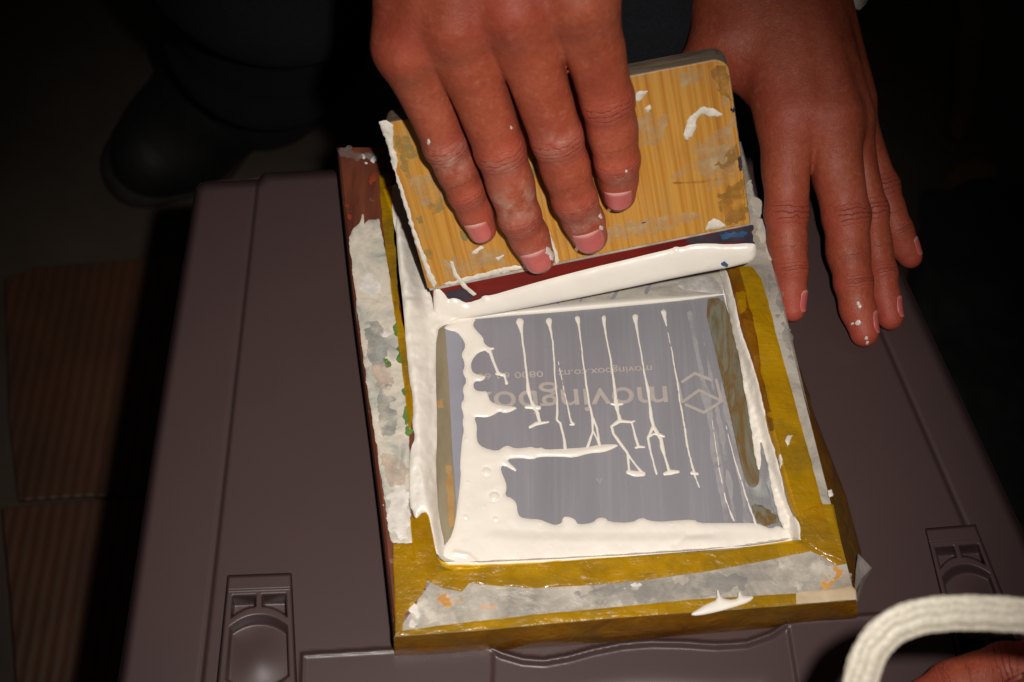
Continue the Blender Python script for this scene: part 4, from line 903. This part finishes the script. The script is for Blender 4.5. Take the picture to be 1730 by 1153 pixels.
pB = [(WB-X1*.012, fB[0]['j'][0][0], .0215, .0145), (WB, fB[1]['j'][0][0], .0205, .0140), (WB+X1*.005-Z1*.006, fB[2]['j'][0][0], .0200, .0130), (WB+X1*.009-Z1*.010, fB[3]['j'][0][0], .0170, .0105),
      (WB-X1*.02-Z1*.004, fB[4]['j'][0][0], .020, .0165), (fB[4]['j'][0][0], K(1315, 150, .046, 0)[0], .0140, .0135), (K(1340, 90, .052, 0)[0], K(1400, 160, .040, 0)[0], .018, .014), (WB+U3([.12, .8, .45])*.10, WB, .031, .0255)]
wB = []
for i in range(3):
    a0, a1 = fB[i]['j'][0][0], fB[i]['j'][1][0]; b0, b1 = fB[i+1]['j'][0][0], fB[i+1]['j'][1][0]
    wB.append((mid(a0, a1, .30)-Z1*.004, mid(b0, b1, .24)-Z1*.004, .0062, .0062))
for i in range(4): pB.append((WB+X1*(-.010+.007*i)+upB*.0175, fB[i]['j'][0][0]+upB*.0098, .0042, .0042))
HB_ = Hand(fB, pB, webs=wB, kp=.008)
hB = HB_.build('hand', pr, knobs=[(K(1343, 198, .066, 0)[0], .013), (K(1400, 200, .066, 0)[0], .010)])
HB_.nail(fB[0], hB, .0100, .0036); HB_.nail(fB[1], hB, .0105, .0042); HB_.nail(fB[2], hB, .0100, .0040); HB_.nail(fB[3], hB, .0090, .0036); HB_.nail(fB[4], hB, .0120, .0058)
blob(HB_, [(P(1449., 512., .018), .0011), (P(1452., 518., .017), .0010), (P(1449., 545., .013), .0012), (P(1441., 547., .013), .0007), (P(1464., 572., .010), .0010), (P(1465., 580., .008), .0009)], 0, hB)
# sleeves, just above the picture
def tube(name, pts, mat, parent, n_=28, wob=.0, seed=0):
    V, Fc = [], []; rng = np.random.RandomState(seed)
    for k, (c, r) in enumerate(pts):
        a = pts[min(k+1, len(pts)-1)][0]-pts[max(k-1, 0)][0]; a = a/np.linalg.norm(a); x = np.cross(a, [0.3, .2, 1]); x /= np.linalg.norm(x); y = np.cross(a, x)
        for i in range(n_):
            an = 2*math.pi*i/n_; rr = r*(1+wob*math.sin(3*an+k*1.7)+wob*.6*math.sin(7*an-k)); V.append(c+x*math.cos(an)*rr+y*math.sin(an)*rr)
    for k in range(len(pts)-1):
        for i in range(n_): Fc.append((k*n_+i, k*n_+(i+1) % n_, (k+1)*n_+(i+1) % n_, (k+1)*n_+i))
    o = mesh(name, V, Fc, mat, parent); m = o.modifiers.new('thickness', 'SOLIDIFY'); m.thickness = .003; return o
dB = U3([.12, .8, .45]); dA = U3([0, .75, .5])
tube('sleeve', [(WB+dB*t, r) for t, r in ((.030, .046), (.036, .050), (.055, .050), (.09, .052), (.15, .056), (.22, .060))], 'sleeve', pr, wob=.03)
tube('sleeve', [(WR+dA*t, r) for t, r in ((.06, .044), (.065, .048), (.09, .048), (.15, .054), (.24, .058))], 'sleeve', pr, wob=.03, seed=3)

cf = np.array([P(1418., -70., .066), P(1480., -70., .056), P(1470., -20., .055), P(1456., 8., .055), P(1446., 19., .056), P(1430., 9., .060), P(1420., -20., .064)]); cm = cf.mean(0)+CB*.002
o = mesh('cuff', np.vstack([cf, cm]), [(i, (i+1) % 7, 7) for i in range(7)], 'sleeve', pr); o.modifiers.new('thickness', 'SOLIDIFY').thickness = .0025
# --- legs and shoe on the floor behind the box
def organic(name, prims, mat, parent, h, k, flat=None, pad=.03):
    def f(p):
        d = None
        for (a, b, ra, rb) in prims:
            c = cone(p, a, b, ra, rb); d = c if d is None else smin(d, c, k)
        if flat is not None: d = np.maximum(d, flat-p[:, 2])
        return d
    q = np.array([x for a, b, _, _ in prims for x in (a, b)]); rm = max(max(r[2], r[3]) for r in prims)
    V, F = surfnets(f, q.min(0)-rm-pad, q.max(0)+rm+pad, h); return mesh(name, V, F, mat, parent)
def fp(px, py, dz): return P(float(px), float(py), ZF+dz)
toe = fp(252, 268, .030); ball = fp(300, 235, .034); inst = fp(385, 150, .075); heel = fp(475, 120, .045)
shoe = organic('shoe', [(toe, ball, .030, .040), (ball, inst, .040, .046), (inst, heel, .046, .040), (fp(350, 210, .025), fp(440, 150, .025), .036, .036)], 'shoe_black', pr, .004, .02, flat=ZF+.004)
organic('sole', [(fp(250, 282, .010), fp(308, 248, .010), .036, .046), (fp(308, 248, .010), fp(395, 180, .010), .045, .038), (fp(395, 180, .010), fp(490, 130, .010), .038, .038)], 'shoe_sole', shoe, .003, .01, flat=ZF+.0005).parent = shoe
def cap_top(): pass
organic('trouser_leg', [(fp(440, 118, .075), fp(452, 40, .20), .062, .064), (fp(452, 40, .20), fp(470, -160, .40), .064, .075), (fp(470, -160, .40), fp(560, -330, .46), .075, .085)], 'denim', pr, .006, .03)
organic('trouser_leg', [(P(1075., 60., -.33), P(1080., 5., -.12), .055, .062), (P(1080., 5., -.12), P(1090., -90., .03), .062, .075), (P(1090., -90., .03), P(960., -330., .06), .075, .085)], 'denim', pr, .006, .03)
organic('shoe', [(P(1075., 110., ZF+.035), P(1075., 60., ZF+.05), .040, .046)], 'shoe_black', pr, .005, .02, flat=ZF+.001)

# ------------------------------------------------------------------ woven strap and the hand behind it, close to the camera
SD = .40
pth = [(1700, 1290), (1600, 1310), (1510, 1300), (1462, 1262), (1448, 1215), (1450, 1175), (1456, 1138), (1470, 1100), (1494, 1069), (1530, 1048), (1575, 1038), (1630, 1035), (1690, 1037), (1750, 1042), (1830, 1056), (1890, 1095), (1920, 1150), (1900, 1200)]
pp = np.array(pth, float)
for _ in range(4):
    q = np.vstack([pp[:1], *(np.stack([.75*pp[:-1]+.25*pp[1:], .25*pp[:-1]+.75*pp[1:]], 1).reshape(-1, 1, 2)), pp[-1:]]).reshape(-1, 2); pp = q
pc = PD(pp[:, 0], pp[:, 1], np.full(len(pp), SD))
st0 = pc.mean(0); V = []; nR = 72; L = np.r_[0, np.cumsum(np.linalg.norm(np.diff(pc, axis=0), axis=1))]
for k in range(len(pc)):
    a = pc[min(k+1, len(pc)-1)]-pc[max(k-1, 0)]; a = a/np.linalg.norm(a); x = np.cross(a, CB); x /= np.linalg.norm(x)
    for i in range(nR):
        an = 2*math.pi*i/nR; rx = .0047; ry = .0021
        e = .80+.32*abs(math.sin(an*4+.25*math.sin(L[k]*700)))**.6+.012*math.sin(L[k]*2200+an*8)
        V.append(pc[k]+x*rx*math.cos(an)*e+CB*ry*math.sin(an)*e-st0)
Fc = [(k*nR+i, k*nR+(i+1) % nR, (k+1)*nR+(i+1) % nR, (k+1)*nR+i) for k in range(len(pc)-1) for i in range(nR)]+[tuple(range(nR))[::-1], tuple((len(pc)-1)*nR+i for i in range(nR))]
so = mesh('strap', V, Fc, 'webbing'); so.location = st0
tag(so, 'pale woven strap looping across the lower right corner', 'strap')
p2 = empty('person', P(1900, 1500, ZF), 'reddish hand partly in view under the pale strap, lower right corner', 'person')
def D(px, py, d, r): return (PD(float(px), float(py), d), r)
fC = [dict(j=[D(1830, 1128, .515, .0120), D(1700, 1134, .522, .0100), D(1610, 1162, .528, .0094), D(1535, 1205, .532, .0078)], up=U3(CU*.7+CB*.7)),
      dict(j=[D(1790, 1210, .450, .0115), D(1690, 1225, .455, .0098), D(1610, 1245, .46, .0082), D(1550, 1260, .462, .0068)], up=U3(CU*.4+CB*.9)),
      dict(j=[D(1800, 1245, .400, .0112), D(1700, 1262, .405, .0094), D(1620, 1280, .41, .0080), D(1570, 1292, .412, .0066)], up=U3(CB)),
      dict(j=[D(1800, 1300, .402, .0105), D(1710, 1320, .408, .0086), D(1650, 1335, .412, .0072), D(1610, 1345, .415, .0058)], up=U3(CB)),
      dict(j=[D(1890, 1180, .46, .0130), D(1830, 1170, .47, .0110), D(1760, 1185, .475, .0098), D(1700, 1200, .478, .0080)], up=U3(CU), thumb=True)]
WC = PD(2080., 1250., .41)
pC = [(WC, fC[i]['j'][0][0], .022, .0135) for i in range(5)]+[(WC+U3(CR*1.0-CU*.4+CB*.1)*.14, WC, .034, .026)]
HC = Hand(fC, pC); hC = HC.build('hand', p2, h=.0016)
for i in range(5): HC.nail(fC[i], hC, .0105, .0048)
